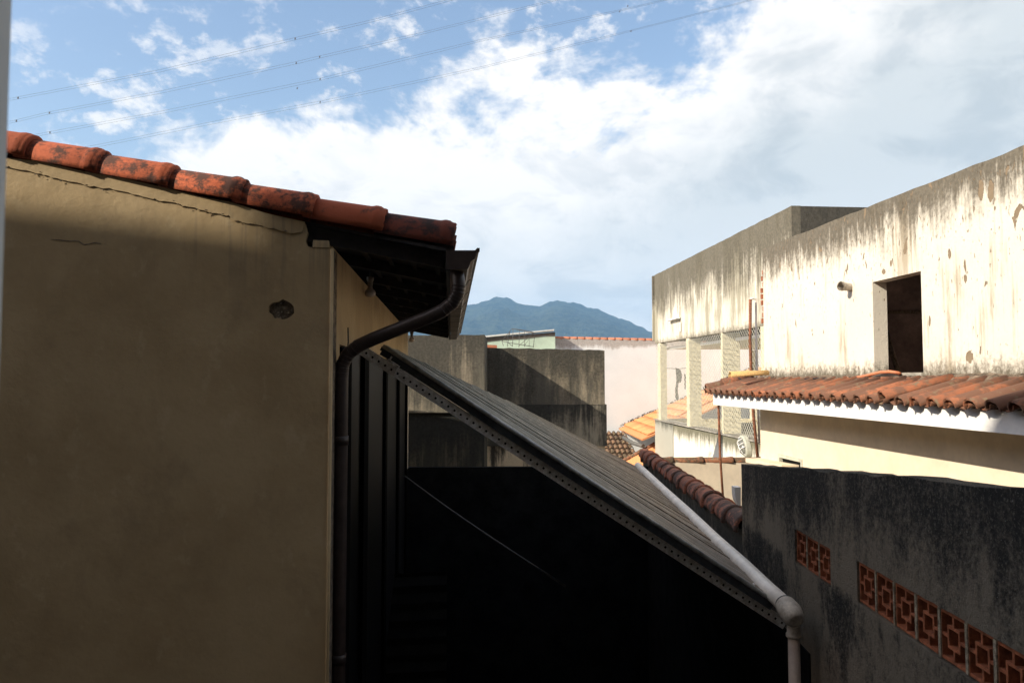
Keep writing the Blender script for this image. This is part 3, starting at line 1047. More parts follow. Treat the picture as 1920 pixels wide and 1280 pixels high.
# ------------------------------------------------------------------ white drain pipe
dr_ = thing('drain_pipe', 'white plastic drain pipe beside the slats with bulging joint and brownish downpipe', 'pipe', P(1488, 1270, 4.6))
pts = [(1196, 873), (1240, 915), (1290, 963), (1340, 1010), (1390, 1057), (1440, 1104), (1474, 1135)]
pp = []
for i, (x, y) in enumerate(pts):
    u = (x - 1005)
    Y = 1.545 * F / u
    pp.append(P(x + (2.0 if i in (2, 4) else 0), y, Y))
mb = MB()
mb.tube(pp, .052, 18)
part('gutter_pipe', mb, M['pvc'], dr_)
dd = (pp[-1] - pp[0]).normalized()
c0 = pp[-1]
prof = [(-.02, .052), (-.012, .060), (.0, .063), (.02, .064), (.05, .070), (.085, .068), (.12, .062), (.145, .052), (.16, .035)]
mb = MB()
dn = (dd + Vector((.05, 0, -.28))).normalized()
mb.tube([c0 + dn * a for a, r in prof], 1, 20, True, [r for a, r in prof])
part('joint', mb, M['pvcdirty'], dr_)
mb = MB()
mb.tube([c0 - dn * .026, c0 - dn * .014], .0575, 18)
part('rubber_ring', mb, M['rubber'], dr_)
vx = P(1488.5, 1190, 4.62)
e0_ = c0 + dn * .125 + Vector((-.010, -.028, -.030))
el_ = [e0_, e0_ + Vector((.012, -.02, -.02))]
vtop = Vector((vx.x, vx.y, P(1488, 1176, 4.62).z))
mid_ = Vector((vx.x, vx.y + .005, vtop.z + .055))
el_ = [e0_ + dn * -.02, e0_.lerp(mid_, .45) + Vector((0.004, 0, .012)), mid_ + Vector((-.004, 0, .0)), vtop]
mb = MB()
sm_ = []
for i in range(13):     # smooth elbow by bezier
    u = i / 12
    a_, b_, c_2, d_2 = el_
    sm_.append(a_ * (1 - u) ** 3 + b_ * 3 * u * (1 - u) ** 2 + c_2 * 3 * u * u * (1 - u) + d_2 * u ** 3)
mb.tube(sm_, .036, 16)
part('elbow', mb, M['pvc'], dr_)
mb = MB()
mb.tube([vtop + UP * .012, vtop - UP * .035, vtop - UP * .0352, vtop - UP * .052, vtop - UP * .056], 1, 18, True, [.0395, .0395, .046, .046, .041])
part('collar', mb, M['pvcdirty'], dr_)
mb = MB()
mb.tube([vtop - UP * .05, Vector((vtop.x, vtop.y, .05))], .0345, 16)
part('downpipe', mb, M['pvcbrown'], dr_)

# ------------------------------------------------------------------ dark roughcast wall with hollow blocks
LD = 1.70
dk = thing('boundary_wall', 'blackened roughcast wall with a strip of hollow clay blocks', 'wall', (1.9, 3, 0))
tops = [(-.38, -.175)] + [(2.64, -.383), (2.98, -.411), (3.3, -.437), (3.71, -.475), (4.21, -.519), (5.29, -.614), (6.32, -.703)]
tj = []
for (ya, ha), (yb, hb) in zip(tops, tops[1:]):
    n = max(1, int((yb - ya) / .12))
    for k in range(n):
        u = k / n
        tj.append((ya + (yb - ya) * u, ha + (hb - ha) * u + R.uniform(-.009, .009)))
tj.append(tops[-1])
edge = [(6.32 + R.uniform(-.012, .012), -.703 - (EZ - .703) * k / 30) for k in range(1, 30)]
holeA = [A(LD, 4.07, -.962, K2), A(LD, 2.24, -.962, K2), A(LD, 2.24, -1.176, K2), A(LD, 4.07, -1.176, K2)]
holeB = [A(LD, 5.035, -.985, K2), A(LD, 4.435, -.985, K2), A(LD, 4.435, -1.199, K2), A(LD, 5.035, -1.199, K2)]


def rough_loop(c4, n=26, amp=.006):
    o_ = []
    for a, b in zip(c4, c4[1:] + c4[:1]):
        nn = n if abs((a - b).z) < .05 else 5
        for k in range(nn):
            u = k / nn
            q_ = a.lerp(b, u)
            s2 = R.uniform(0, amp)
            q_.z += s2 if q_.z > EZ - 1.08 else -s2
            o_.append(q_)
    return o_


mb = MB()
mb.slab([A(LD, y, h, K2) for y, h in tj] + [A(LD, y, h, K2) for y, h in edge] + [A(LD, 6.32, -EZ, K2), A(LD, -.38, -EZ, K2)], (.15, 0, 0), [rough_loop(holeA), rough_loop(holeB)])
part('wall_body', mb, M['dark'], dk)
mb = MB()
mb.box(A(LD + .152, 2.1, -1.3, K2), Vector((K2, 1, 0)) * 3.1, (.03, 0, 0), (0, 0, .45))
part('backing_brickwork', mb, M['deepclay'], dk)
bw, bh, th_ = .2, .208, .012
D2v = Vector((K2, 1, 0))


def block_mesh():
    mb = MB()
    dpt = Vector((.085, 0, 0))
    def bx(y0, y1, z0, z1, x0=0.0):
        mb.box(Vector((x0, y0, z0)), Vector((0, y1 - y0, 0)), Vector((0, 0, z1 - z0)), dpt)
    hw, hh = bw / 2 - .002, bh / 2 - .002
    t_ = .012
    bx(-hw, -hw + t_, -hh, hh)
    bx(hw - t_, hw, -hh, hh)
    bx(-hw + t_, hw - t_, hh - t_, hh)
    bx(-hw + t_, hw - t_, -hh, -hh + t_)
    r = .047
    s2 = .0005
    bx(-r, -r + t_, -r, r, s2)
    bx(r - t_, r, -r, r, s2)
    bx(-r + t_, r - t_, r - t_, r, s2)
    bx(-r + t_, r - t_, -r, -r + t_, s2)
    bx(-.006, .006, r, hh - t_, s2)
    bx(-.006, .006, -hh + t_, -r, s2)
    bx(-hw + t_, -r, -.006, .006, s2)
    bx(r, hw - t_, -.006, .006, s2)
    return mb.mesh('hollow_block', M['blockclay'])


bmk = block_mesh()
for (ys, hc, n) in ((4.068, -1.069, 9), (5.033, -1.092, 3)):
    for i in range(n):
        yc = ys - bw * (i + .5)
        if i * bw + bw / 2 > (1.83 if n == 9 else .6):
            continue
        org = A(LD + .012 + R.uniform(-.003, .003), yc, hc + R.uniform(-.002, .002), K2)
        put('hollow_block', bmk, dk, frame(org, Vector((1, -K2, 0)), UP) @ Matrix.Rotation(R.uniform(-.015, .015), 4, 'X'))
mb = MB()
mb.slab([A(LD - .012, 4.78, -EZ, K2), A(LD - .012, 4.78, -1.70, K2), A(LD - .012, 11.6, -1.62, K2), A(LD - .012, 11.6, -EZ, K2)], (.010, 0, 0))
part('shade_lining', mb, M['black'], dk)  # near-black sheet added for the deep shade under the lean-to roof
for (ys, hc, n) in ((4.068, -1.069, 9), (5.033, -1.092, 2)):
    for i in range(n + 1):
        if i == 0:
            continue
        mb = MB()
        yc = ys - bw * i
        yw = R.uniform(.006, .010)
        mb.box(A(LD + .003 + R.uniform(0, .008), yc - yw, hc - .102, K2), Vector((K2, 1, 0)) * yw * 2, (.05, 0, 0), (0, 0, .204))
        part('mortar_joint', mb, M['mortar'], dk)
# white bracket at the wall end
mb = MB()
bq = [(1377.5, 913), (1389, 913), (1389, 948), (1385, 947), (1380, 938), (1378, 926)]
mb.slab([P(x, y, 6.42) for x, y in bq], (0, .09, 0))
solo('wall_bracket', mb, M['white'], 'small white plastic bracket on the far end of black wall', 'bracket')

# ------------------------------------------------------------------ tile-capped wall running back from the dark wall
tw = thing('capped_wall', 'grimy low wall capped with dark curved tiles running back from the black wall', 'wall', (2.0, 9, 0))
mb = MB()
mb.slab([A(LD + .01, 6.325, -1.25, K2), A(LD + .01, 12.2, -1.25, K2), A(LD + .01, 12.2, -EZ, K2), A(LD + .01, 6.325, -EZ, K2)], (.14, 0, 0))
part('wall_body', mb, M['tilewall'], tw)
cm = tile_mesh('cap_tile', M['ctile'], [(0, .098), (.20, .104), (.415, .112), (.425, .128), (.45, .134), (.475, .132), (.485, .120)], thk=.016, seg=9, skirt=.025)
nt_ = 14
for i in range(nt_):
    yy = 12.45 - i * .432
    org = A(LD + .075, yy, -1.235 + R.uniform(-.006, .006), K2)
    dirx = (-Vector((K2, 1, 0)) + Vector((R.uniform(-.02, .02), 0, -.035))).normalized()
    put('cap_tile', cm, tw, frame(org, dirx, UP) @ Matrix.Rotation(R.uniform(-.12, .12), 4, 'X'))

# ------------------------------------------------------------------ cream cross wall with tile coping
YF = 12.35
cw = thing('cream_wall', 'cream cross wall capped with a row of weathered clay tiles', 'wall', P(1320, 1000, YF))
a1_, b1_ = P(1215, 866, YF), P(1450, 868, YF)
mb = MB()
mb.slab([Vector((a1_.x, YF, 0)), a1_, b1_, Vector((b1_.x, YF, 0))], (0, .14, 0))
part('wall_body', mb, M['cream'], cw)
fm = tile_mesh('coping_tile', M['ftile'], [(0, .058), (.40, .064), (.47, .074), (.50, .078), (.52, .074)], thk=.014, seg=9, skirt=.02)
for i in range(5):
    org = P(1203 + i * 56.5, 866.5, YF) + Vector((0, .06, .002))
    org.z = EZ - 1.345 + .012
    put('coping_tile', fm, cw, frame(org, Vector((1, R.uniform(-.01, .01), -.012)), UP) @ Matrix.Rotation(R.uniform(-.08, .08), 4, 'X'))

# ------------------------------------------------------------------ right house
LF, LW, LC = 3.95, 4.53, 4.5
rh = thing('white_house', 'sunlit house with peeling white upper wall, tiled eave and cream lower wall', 'house', (5.5, 8, 0))
yN, yF = 3.4, 11.12
# lower cream wall with small window
wn = [W(1460, 853, LW), W(1505, 862, LW)]
y_a, y_b = wn[1].y, wn[0].y
hole = [Vector((LW + K1 * y_a, y_a, EZ - 1.03)), Vector((LW + K1 * y_b, y_b, EZ - 1.03)), Vector((LW + K1 * y_b, y_b, EZ - 1.45)), Vector((LW + K1 * y_a, y_a, EZ - 1.45))]
mb = MB()
mb.slab([A(LW, yN, -EZ), A(LW, yN, -.22), A(LW, yF, -.22), A(LW, yF, -EZ)], (.14, 0, 0), [hole])
part('lower_wall', mb, M['cream'], rh)
mb = MB()
wf = MB()
fo = [q_ + Vector((-.012, 0, 0)) for q_ in hole]
cen = sum(fo, Vector()) / 4
fi = [q_.lerp(cen, .0) + Vector((0, (.05 if q_.y < cen.y else -.05), (-.045 if q_.z > cen.z else .045))) for q_ in fo]
wf.slab(fo, (.10, 0, 0), [fi])
wo = part('window_frame', wf, M['alu'], rh)
mb = MB()
mb.slab([q_ + Vector((.05, 0, 0)) for q_ in fi], (.01, 0, 0))
part('pane', mb, M['darkglass'], wo)
# fascia
mb = MB()
mb.slab([A(LF, 3.35, -.222), A(LF, 11.42, -.222), A(LF, 11.42, -.388), A(LF, 3.35, -.388)], (.04, 0, 0))
part('fascia', mb, M['white'], rh)
mb = MB()
mb.slab([A(LF + .041, 3.4, -.30), A(LC, 3.4, -.30), A(LC, 11.4, -.30), A(LF + .041, 11.4, -.30)], (0, 0, .02))
part('soffit', mb, M['white'], rh)
# eave roof tiles
h_lo, h_hi, L_lo, L_hi = -.225, -.035, LF - .12, LC - .09
mb = MB()
mb.slab([A(LF + .01, 3.4, -.245), A(L_hi, 3.4, h_hi - .045), A(L_hi, 11.42, h_hi - .045), A(LF + .01, 11.42, -.245)], (0, 0, .02))
part('roof_deck', mb, M['mortar'], rh)
pit = .222
cap = [tile_mesh('cap', M['rtile'], [(0, .068), (.30, .074), (.63, .083)], thk=.014, seg=8, rag=.006) for _ in range(3)]
chn = tile_mesh('channel', M['rtile'], [(0, .092), (.62, .086)], thk=.013, seg=6, flat=.62)
dL = L_hi - L_lo
dh = h_hi - h_lo
down = Vector((-dL, -dL * K1 * 0, -dh))
dvec = Vector((-1, K1 * -1 * 0, -dh / dL)).normalized()
rows = 1
rl_ = math.hypot(dL, dh) / rows
ncol = 36
for i in range(ncol):
    yc = 11.33 - i * pit
    for j in range(rows):
        u0 = j / rows
        L0 = L_hi - dL * u0
        h0 = h_hi - dh * u0
        org = A(L0, yc + R.uniform(-.008, .008), h0 + R.uniform(-.003, .004)) + Vector((.02, -K1 * (L0 - LF) * 1.0, .0))
        dirx = (dvec + Vector((0, -K1 * -1 * 1.0 * 0 + R.uniform(-.014, .014), .012))).normalized()
        if i == 21 and j == 0:
            dirx = (dirx + Vector((0, .05, .04))).normalized()
            org += Vector((0, 0, .015))
        put('roof_tile', R.choice(cap), rh, frame(org, dirx, UP) @ Matrix.Rotation(R.uniform(-.10, .10), 4, 'X'))
        org2 = A(L0, yc - pit / 2, h0 + .046) + Vector((.02, -K1 * (L0 - LF), .0))
        put('channel_tile', chn, rh, frame(org2, dvec, UP) @ Matrix.Rotation(math.pi, 4, 'X'))
# hip of rough tiles along the far edge
hm = tile_mesh('hip', M['rtile'], [(0, .085), (.3, .09), (.44, .105), (.46, .098)], thk=.016, seg=9, skirt=.02, rag=.01)
for k in range(2):
    L0 = L_hi + .12 - k * .24
    org = A(L0, 11.40, h_hi + .035 - (L_hi - L0) * dh / dL)
    put('hip_tile', hm, rh, frame(org, dvec + Vector((0, 0, .015)), UP) @ Matrix.Rotation(R.uniform(-.1, .1), 4, 'X'))
# mortar flashing along the wall foot, irregular
mb = MB()
n = 60
vs = []
for i in range(n + 1):
    yy = 3.4 + (11.0 - 3.4) * i / n
    w_ = .07 + R.uniform(-.03, .03)
    for (l, h) in ((LC - w_ - .06, h_hi + .02), (LC - w_, h_hi + .060 + R.uniform(-.008, .008)), (LC - .03, h_hi + .062 + R.uniform(-.01, .01)), (LC + .0, h_hi + .075 + R.uniform(-.01, .012))):
        vs.append(A(l, yy, h))
fs = [(i * 4 + k, i * 4 + k + 1, (i + 1) * 4 + k + 1, (i + 1) * 4 + k) for i in range(n) for k in range(3)]
mb.add(vs, fs, True)
part('mortar_flashing', mb, M['roughcap'], rh)
# ribbed terracotta ledge on top of flashing
mb = MB()
mb.slab([A(LC - .10, 3.4, .000), A(LC - .001, 3.4, .018), A(LC - .001, 10.4, .018), A(LC - .10, 10.4, .000)], (0, 0, .012))
part('ledge_strip', mb, M['rtile'], rh)
# upper wall with window opening
wl, wr = W(1637.5, 600, LC), W(1729, 600, LC)
zt, zb = W(1727, 508, LC).z, EZ + .062
hole = [Vector((LC + K1 * wl.y, wl.y, zt)), Vector((LC + K1 * wr.y, wr.y, zt)), Vector((LC + K1 * wr.y, wr.y, zb)), Vector((LC + K1 * wl.y, wl.y, zb))]
tp = []
yt0, yt1 = 3.2, 10.87
for i in range(46):
    yy = yt0 + (yt1 - yt0) * i / 45
    tp.append(A(LC, yy, 1.83 + (yy - 5.94) * .010 + R.uniform(-.006, .006)))
mb = MB()
mb.slab([A(LC, yt0, -.215)] + tp + [A(LC, yt1, -.215)], (.15, 0, 0), [hole])
part('upper_wall', mb, M['Cwall'], rh)
mb = MB()
mb.box(A(LC - .02, wr.y, -.0), Vector((K1, 1, 0)) * (wl.y - wr.y), (.19, 0, 0), (0, 0, .058))
part('window_sill', mb, M['concrete'], rh)
# shell of the upper storey and dark room
mb = MB()
mb.box(A(LC + .151, yt1 - .12, -.3), (.9, 0, 0), (0, .12, 0), (0, 0, 2.12))
part('end_wall', mb, M['Cwall'], rh)
mb = MB()
mb.slab([A(LC + .151, yt0, 1.65), A(LC + 2.6, yt0, 1.65), A(LC + 2.6, yt1 - .13, 1.65), A(LC + .151, yt1 - .13, 1.65)], (0, 0, .1))
part('flat_roof', mb, M['concrete'], rh)
for nm, c4, vec in (('room_back_wall', [A(LC + 2.0, 6.4, -.25), A(LC + 2.0, 9.9, -.25), A(LC + 2.0, 9.9, 1.64), A(LC + 2.0, 6.4, 1.64)], (.1, 0, 0)),
                    ('room_side_wall', [A(LC + .16, 9.9, -.25), A(LC + 1.99, 9.9, -.25), A(LC + 1.99, 9.9, 1.64), A(LC + .16, 9.9, 1.64)], (0, .1, 0)),
                    ('room_side_wall', [A(LC + .16, 6.4, -.25), A(LC + 1.99, 6.4, -.25), A(LC + 1.99, 6.4, 1.64), A(LC + .16, 6.4, 1.64)], (0, -.1, 0)),
                    ('room_floor', [A(LC + .16, 6.41, -.26), A(LC + 1.99, 6.41, -.26), A(LC + 1.99, 9.89, -.26), A(LC + .16, 9.89, -.26)], (0, 0, -.1))):
    mb = MB()
    mb.slab(c4, vec)
    part(nm, mb, M['interior'], rh)
mb = MB()
mb.box(A(LC + .16, 9.89, .85), (1.7, 0, 0), (0, -.02, 0), (0, 0, .04))
part('room_ledge', mb, M['mortar'], rh)
mb = MB()
q0 = P(1686, 703, 8.9)
q1 = P(1661, 622, 9.1)
mb.tube([q0, q1], .035, 4)
solo('leaning_plank', mb, M['mortar'], 'dim plank leaning inside the dark window opening', 'plank')
# stub pipe
mb = MB()
s0 = W(1594, 539, LC)
s1 = s0 + Vector((-.13, -.05, .012))
mb.tube([s0 + Vector((.02, 0, 0)), s1], .045, 14, False)
mb.tube([s1 + Vector((.03, .011, -.003)), s1], .053, 14, False)
mb.tube([s1, s0], .036, 14, False)
part('stub_pipe', mb, M['pvcdirty'], rh)
# bricks showing in the crevice at the wall end
for k in range(9):
    mb = MB()
    zz = .80 + k * .088
    mb.box(A(LC - .012 + R.uniform(-.01, .02), 10.871, zz), (.13, 0, 0), Vector((0, .06 + R.uniform(-.02, .02), 0)), (0, 0, .066))
    part('brick', mb, M['blockclay'], rh)
# canopy slab below the small window
mb = MB()
cs = [P(1413, 866, 10.9), P(1480, 873, 9.7), P(1520, 877, 9.3)]
mb.slab([A(4.30, 9.9, -1.115), A(LW - .002, 9.9, -1.115), A(LW - .002, 11.1, -1.15), A(4.30, 11.1, -1.15)], (0, 0, -.06))
part('canopy_slab', mb, M['cream'], rh)

# loose pale tile on the eave corner, hose, cable
pm_ = tile_mesh('loose_tile', M['ptile'], [(0, .07), (.25, .075), (.52, .08)], thk=.014, seg=9, rag=.008)
lt = bpy.data.objects.new('loose_tile', pm_)
C.objects.link(lt)
lt.matrix_world = frame(W(1440, 703, LC - .18) + Vector((0, 0, .0)), Vector((-.55, .0, -.03)), UP)
tag(lt, 'loose pale tile lying on the eave roof by the corner of white wall', 'roof tile')
hs_ = [(1440, 716), (1500, 712.5), (1560, 711), (1600, 709), (1625, 704), (1650, 698), (1668, 696.5), (1684, 699), (1692, 702)]
mb = MB()
hp = [W(x, y, LC - .07 + (.10 if i > 7 else 0)) for i, (x, y) in enumerate(hs_)]
mb.tube(hp, .017, 8)
solo('garden_hose', mb, M['hose'], 'orange hose running along the wall foot into the window opening', 'hose')
cs_ = [(1362, 709), (1372, 705), (1385, 710), (1400, 717), (1420, 721), (1445, 717), (1470, 721), (1490, 714), (1520, 711), (1560, 712)]
mb = MB()
mb.tube([W(x, y, LC - .22 + .01 * i) + UP * .01 for i, (x, y) in enumerate(cs_)], .010, 6)
solo('black_cable', mb, M['rubber'], 'thin black cable lying wavy across the top of eave tiles', 'cable')

# rusty rods
mb = MB()
mb.tube([P(1347, 752, 11.45), P(1350, 850, 11.5), P(1356.5, 945, 11.6)], .018, 8)
solo('rusty_rod', mb, M['rust'], 'thin rusty rod hanging from the far eave corner past coping tiles', 'rod')
mb = MB()
mb.tube([P(1407, 561, 12.9), P(1406.5, 640, 12.9), P(1408.5, 700, 12.9), P(1413, 780, 12.9), P(1421, 862, 12.9)], .026, 10)
solo('copper_coloured_pipe', mb, M['rust'], 'faded reddish pipe climbing the balcony between posts', 'pipe')
mb = MB()
cx = [P(1407, 561, 12.95), P(1410, 559.5, 12.95), P(1418, 561, 12.95), P(1417.5, 570, 12.95), P(1419, 700, 12.95), P(1424, 830, 12.95)]
mb.tube(cx, .020, 8)
solo('white_conduit', mb, M['pvc'], 'slim white conduit with hooked top beside reddish pipe', 'conduit')

# ------------------------------------------------------------------ balcony building
LB = 5.6
bb = thing('balcony_building', 'weathered building with mouldy parapet over an open post balcony', 'building', (6, 16, 0))
y0b, y1b = 12.6, 20.75
tp = [A(LB, 12.35 + (y1b - 12.35) * i / 40, 2.845 + R.uniform(-.006, .006)) for i in range(41)]
mb = MB()
mb.slab([A(LB, 12.35, .94)] + tp + [A(LB, y1b, .96)], (.15, 0, 0))
part('parapet', mb, M['Bwall'], bb)
mb = MB()
mb.slab([A(LB + .151, 12.35, .94), A(LB + .151, 12.35, 2.84), A(LB + 6, 12.85, 2.84), A(LB + 6, 12.85, .94)], (0, .15, 0))
part('parapet_side', mb, M['D1'], bb)
mb = MB()
mb.box(A(LB - .05, y1b + .001, 1.05), (.3, 0, 0), (0, .12, 0), (0, 0, 1.78))
part('end_pilaster', mb, M['Bwall'], bb)
mb = MB()
mb.slab([A(LB + .16, 12.6, 1.75), A(LB + 6, 12.6, 1.75), A(LB + 6, 20.7, 1.75), A(LB + .16, 20.7, 1.75)], (0, 0, .12))
part('roof_slab', mb, M['concrete'], bb)
mb = MB()
mb.slab([A(LB + .16, 12.6, 1.02), A(LB + 3.0, 12.6, 1.02), A(LB + 3.0, 20.7, 1.02), A(LB + .16, 20.7, 1.02)], (0, 0, .05))
part('upper_void_board', mb, M['board'], bb)
for i in range(26):
    mb = MB()
    ya = 12.75 + i * .305
    mb.box(A(LB + .32, ya, .80), (2.6, 0, 0), (0, .295, 0), (0, 0, .02))
    part('ceiling_strip', mb, M['post'], bb)
mb = MB()
mb.box(A(LB + .26, 12.7, .785), Vector((K1, 1, 0)) * 8.0, (.05, 0, 0), (0, 0, .06))
part('ceiling_edge', mb, M['white'], bb)
posts = [(20.35, .24, .17), (17.9, .22, .28), (15.65, .10, .36), (13.55, .26, .30), ]
for (yy, wy, dx) in posts:
    mb = MB()
    mb.box(A(LB + .003, yy - wy / 2, -1.12), Vector((K1, 1, 0)) * wy, (dx, 0, 0), (0, 0, 2.07))
    part('post', mb, M['post'], bb)
for (yy) in (20.55,):
    mb = MB()
    mb.box(A(LB + 2.5, yy - .1, -1.12), (.2, 0, 0), (0, .15, 0), (0, 0, 1.9))
    part('rear_post', mb, M['post'], bb)
# sill wall
mb = MB()
mb.slab([A(LB, 12.9, -EZ), A(LB, 12.9, -1.165), A(LB, 19.1, -1.165), A(LB, 19.1, -EZ)], (.2, 0, 0))
part('base_wall', mb, M['Bbase'], bb)
mb = MB()
mb.slab([A(LB - .02, 19.105, -EZ), A(LB - .02, 19.105, -1.16), A(LB - .02, 20.75, -1.12), A(LB - .02, 20.75, -EZ)], (.3, 0, 0))
part('end_base', mb, M['Bend'], bb)
mb = MB()
mb.slab([A(LB - .04, 12.85, -1.16), A(LB - .04, 20.85, -1.115), A(LB - .04, 20.85, -1.09), A(LB - .04, 12.85, -1.13)], (.36, 0, 0))
part('sill_slab', mb, M['concrete'], bb)
mb = MB()
mb.slab([A(LB + .2, 12.9, -1.5), A(LB + 6, 12.9, -1.5), A(LB + 6, 20.7, -1.5), A(LB + .2, 20.7, -1.5)], (0, 0, -.15))
part('balcony_floor', mb, M['concrete'], bb)
mb = MB()
mb.box(A(LB + .3, 20.6, -1.5), (2.7, 0, 0), (0, .12, 0), (0, 0, .42))
part('rear_parapet', mb, M['post'], bb)
mb = MB()
mb.box(A(LB + 3.1, 12.9, -1.5), (.15, 0, 0), Vector((K1, 1, 0)) * 7.8, (0, 0, 2.5))
part('rear_wall', mb, M['post'], bb)
mb = MB()
mb.box(A(LB + .8, 17.2, -1.49), (.5, 0, 0), (0, .12, 0), (0, 0, .5))
part('inner_pier', mb, M['Bend'], bb)
mb = MB()
mb.box(W(1258, 602, LB) + Vector((-.02, 0, 0)), Vector((K1, 1, 0)) * -.85, (-.10, 0, 0), (0, 0, .035))
mb.box(W(1278, 604, LB) + Vector((-.02, 0, -.22)), Vector((K1, 1, 0)) * .04, (-.02, 0, 0), (0, 0, .22))
part('wall_bar', mb, M['white'], bb)
# chain link net in front of the posts
mb = MB()
lo_, hi_, ya, yb = -1.09, .93, 12.7, 20.6
stp = .105
Hn = hi_ - lo_
x = ya - Hn
def seg_(y_0, h_0, y_1, h_1):
    q0, q1 = A(LB - .012, y_0, h_0), A(LB - .012, y_1, h_1)
    t_ = .0045
    n_ = (q1 - q0).normalized().cross(Vector((1, 0, 0))) * t_
    mb.add([q0 + n_, q1 + n_, q1 - n_ + Vector((t_, 0, 0)), q0 - n_ + Vector((t_, 0, 0)), q0 - n_, q1 - n_],
           [(0, 1, 2, 3), (3, 2, 5, 4), (4, 5, 1, 0)])
while x < yb:
    a_y, b_y = max(x, ya), min(x + Hn, yb)
    if b_y > a_y:
        seg_(a_y, lo_ + (a_y - x), b_y, lo_ + (b_y - x))
        seg_(a_y, hi_ - (a_y - x), b_y, hi_ - (b_y - x))
    x += stp
solo('safety_net', mb, M['wire'], 'pale diamond mesh net stretched over the open balcony', 'net')
# clothes on a line
clt = thing('hanging_garment', 'dark garment hanging on a line behind the balcony net', 'clothes', P(1272, 755, 20.2))
mb = MB()
pts = [(1267, 689), (1276, 693), (1279, 703), (1277, 716), (1272, 718), (1271, 732), (1273, 748), (1271, 752), (1267, 745), (1266.5, 730), (1269, 712)]
mb.slab([P(x, y, 20.2) for x, y in pts], (0, .04, 0))
part('fabric', mb, M['cloth'], clt)
mb = MB()
mb.slab([P(x, y, 20.15) for x, y in [(1283.5, 700), (1286, 702), (1285.5, 730), (1284, 728)]], (0, .03, 0))
part('sleeve', mb, M['cloth'], clt)
mb = MB()
mb.tube([P(1250, 690, 20.2), P(1270, 691.5, 20.2), P(1292, 689, 20.2)], .008, 5)
part('clothes_line', mb, M['rubber'], clt)
# bulkhead lamp
lp0 = W(1397, 836, LB - .06)
lamp = thing('bulkhead_lamp', 'oval white caged bulkhead lamp tilted on the stained base wall', 'lamp', lp0)
ax = (Vector((K1, 1, 0)).normalized() * -.55 + UP * -.62).normalized()
nx = Vector((-1, K1, 0)).normalized()
bx_ = ax.cross(nx).normalized()
def oval(ra, rb, off, n=18):
    return [lp0 + ax * ra * math.cos(2 * math.pi * k / n) + bx_ * rb * math.sin(2 * math.pi * k / n) + nx * off for k in range(n)]
mb = MB()
rings = [oval(.235, .145, -.05), oval(.235, .145, .03), oval(.225, .135, .05), oval(.19, .10, .05)]
vs = [q_ for r_ in rings for q_ in r_]
n = 18
fs = [(i * n + k, i * n + (k + 1) % n, (i + 1) * n + (k + 1) % n, (i + 1) * n + k) for i in range(3) for k in range(n)]
mb.add(vs, fs, False)
part('housing', mb, M['alu'], lamp)
mb = MB()
rings = [oval(.195, .105, .045), oval(.18, .095, .08), oval(.13, .06, .105), oval(.04, .02, .11)]
vs = [q_ for r_ in rings for q_ in r_]
fs = [(i * n + k, i * n + (k + 1) % n, (i + 1) * n + (k + 1) % n, (i + 1) * n + k) for i in range(3) for k in range(n)] + [tuple(3 * n + k for k in range(n))]
mb.add(vs, fs, True)
part('glass', mb, M['glasslamp'], lamp)
for (c_a) in (-.09, .0, .09):
    mb = MB()
    mb.tube([lp0 + ax * c_a + bx_ * (s2 * .115) + nx * (.05 + .075 * (1 - s2 * s2)) for s2 in (-1, -.6, -.2, .2, .6, 1)], .010, 5)
    part('guard_bar', mb, M['white'], lamp)
mb = MB()
mb.tube([lp0 + ax * (s2 * .215) + nx * (.05 + .077 * (1 - s2 * s2)) for s2 in (-1, -.6, -.2, .2, .6, 1)], .010, 5)
part('guard_bar', mb, M['white'], lamp)

# ------------------------------------------------------------------ grey walls beyond the passage
d1w = thing('grey_wall', 'tall mould-streaked grey wall beyond the far house corner', 'wall', P(835, 900, 13.0))
a_, b_ = P(560, 629, 13.0), P(908.5, 628, 13.0)
mb = MB()
tl_ = []
for i in range(21):
    q_ = a_.lerp(b_, i / 20)
    q_.z += R.uniform(-.008, .008)
    tl_.append(q_)
zd = P(800, 774, 13.0).z
mb.slab([Vector((a_.x, 13.0, zd))] + tl_ + [Vector((b_.x, 13.0, zd))], (0, 1.55, 0))
part('upper_panel', mb, M['D1'], d1w)
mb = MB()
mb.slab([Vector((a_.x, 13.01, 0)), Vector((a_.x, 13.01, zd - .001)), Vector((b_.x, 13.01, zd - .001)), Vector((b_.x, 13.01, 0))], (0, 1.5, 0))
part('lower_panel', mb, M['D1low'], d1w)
mb = MB()
l0, l1 = P(560, 773, 12.99), P(904, 773, 12.99)
mb.box(l0, l1 - l0, (0, -.03, 0), (0, 0, .03))
part('ledge', mb, M['D1'], d1w)
d2w = thing('rough_wall', 'rough grey wall with diagonal shadow and mossy ledge', 'wall', P(1020, 900, 14.5))
a_, b_ = P(895, 651, 14.5), P(1133.5, 656.5, 14.5)
tl_ = []
for i in range(25):
    q_ = a_.lerp(b_, i / 24)
    q_.z += R.uniform(-.008, .008)
    tl_.append(q_)
zl = P(1000, 758, 14.5).z
mb = MB()
mb.slab([Vector((a_.x, 14.5, zl))] + tl_ + [Vector((b_.x, 14.5, zl))], (0, .2, 0))
part('upper_panel', mb, M['D2'], d2w)
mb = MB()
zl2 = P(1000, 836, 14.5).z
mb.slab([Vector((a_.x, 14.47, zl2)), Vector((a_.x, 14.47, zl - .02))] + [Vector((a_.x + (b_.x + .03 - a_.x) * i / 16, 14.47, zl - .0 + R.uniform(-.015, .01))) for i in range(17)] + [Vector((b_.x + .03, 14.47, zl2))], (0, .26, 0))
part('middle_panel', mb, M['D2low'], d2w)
mb = MB()
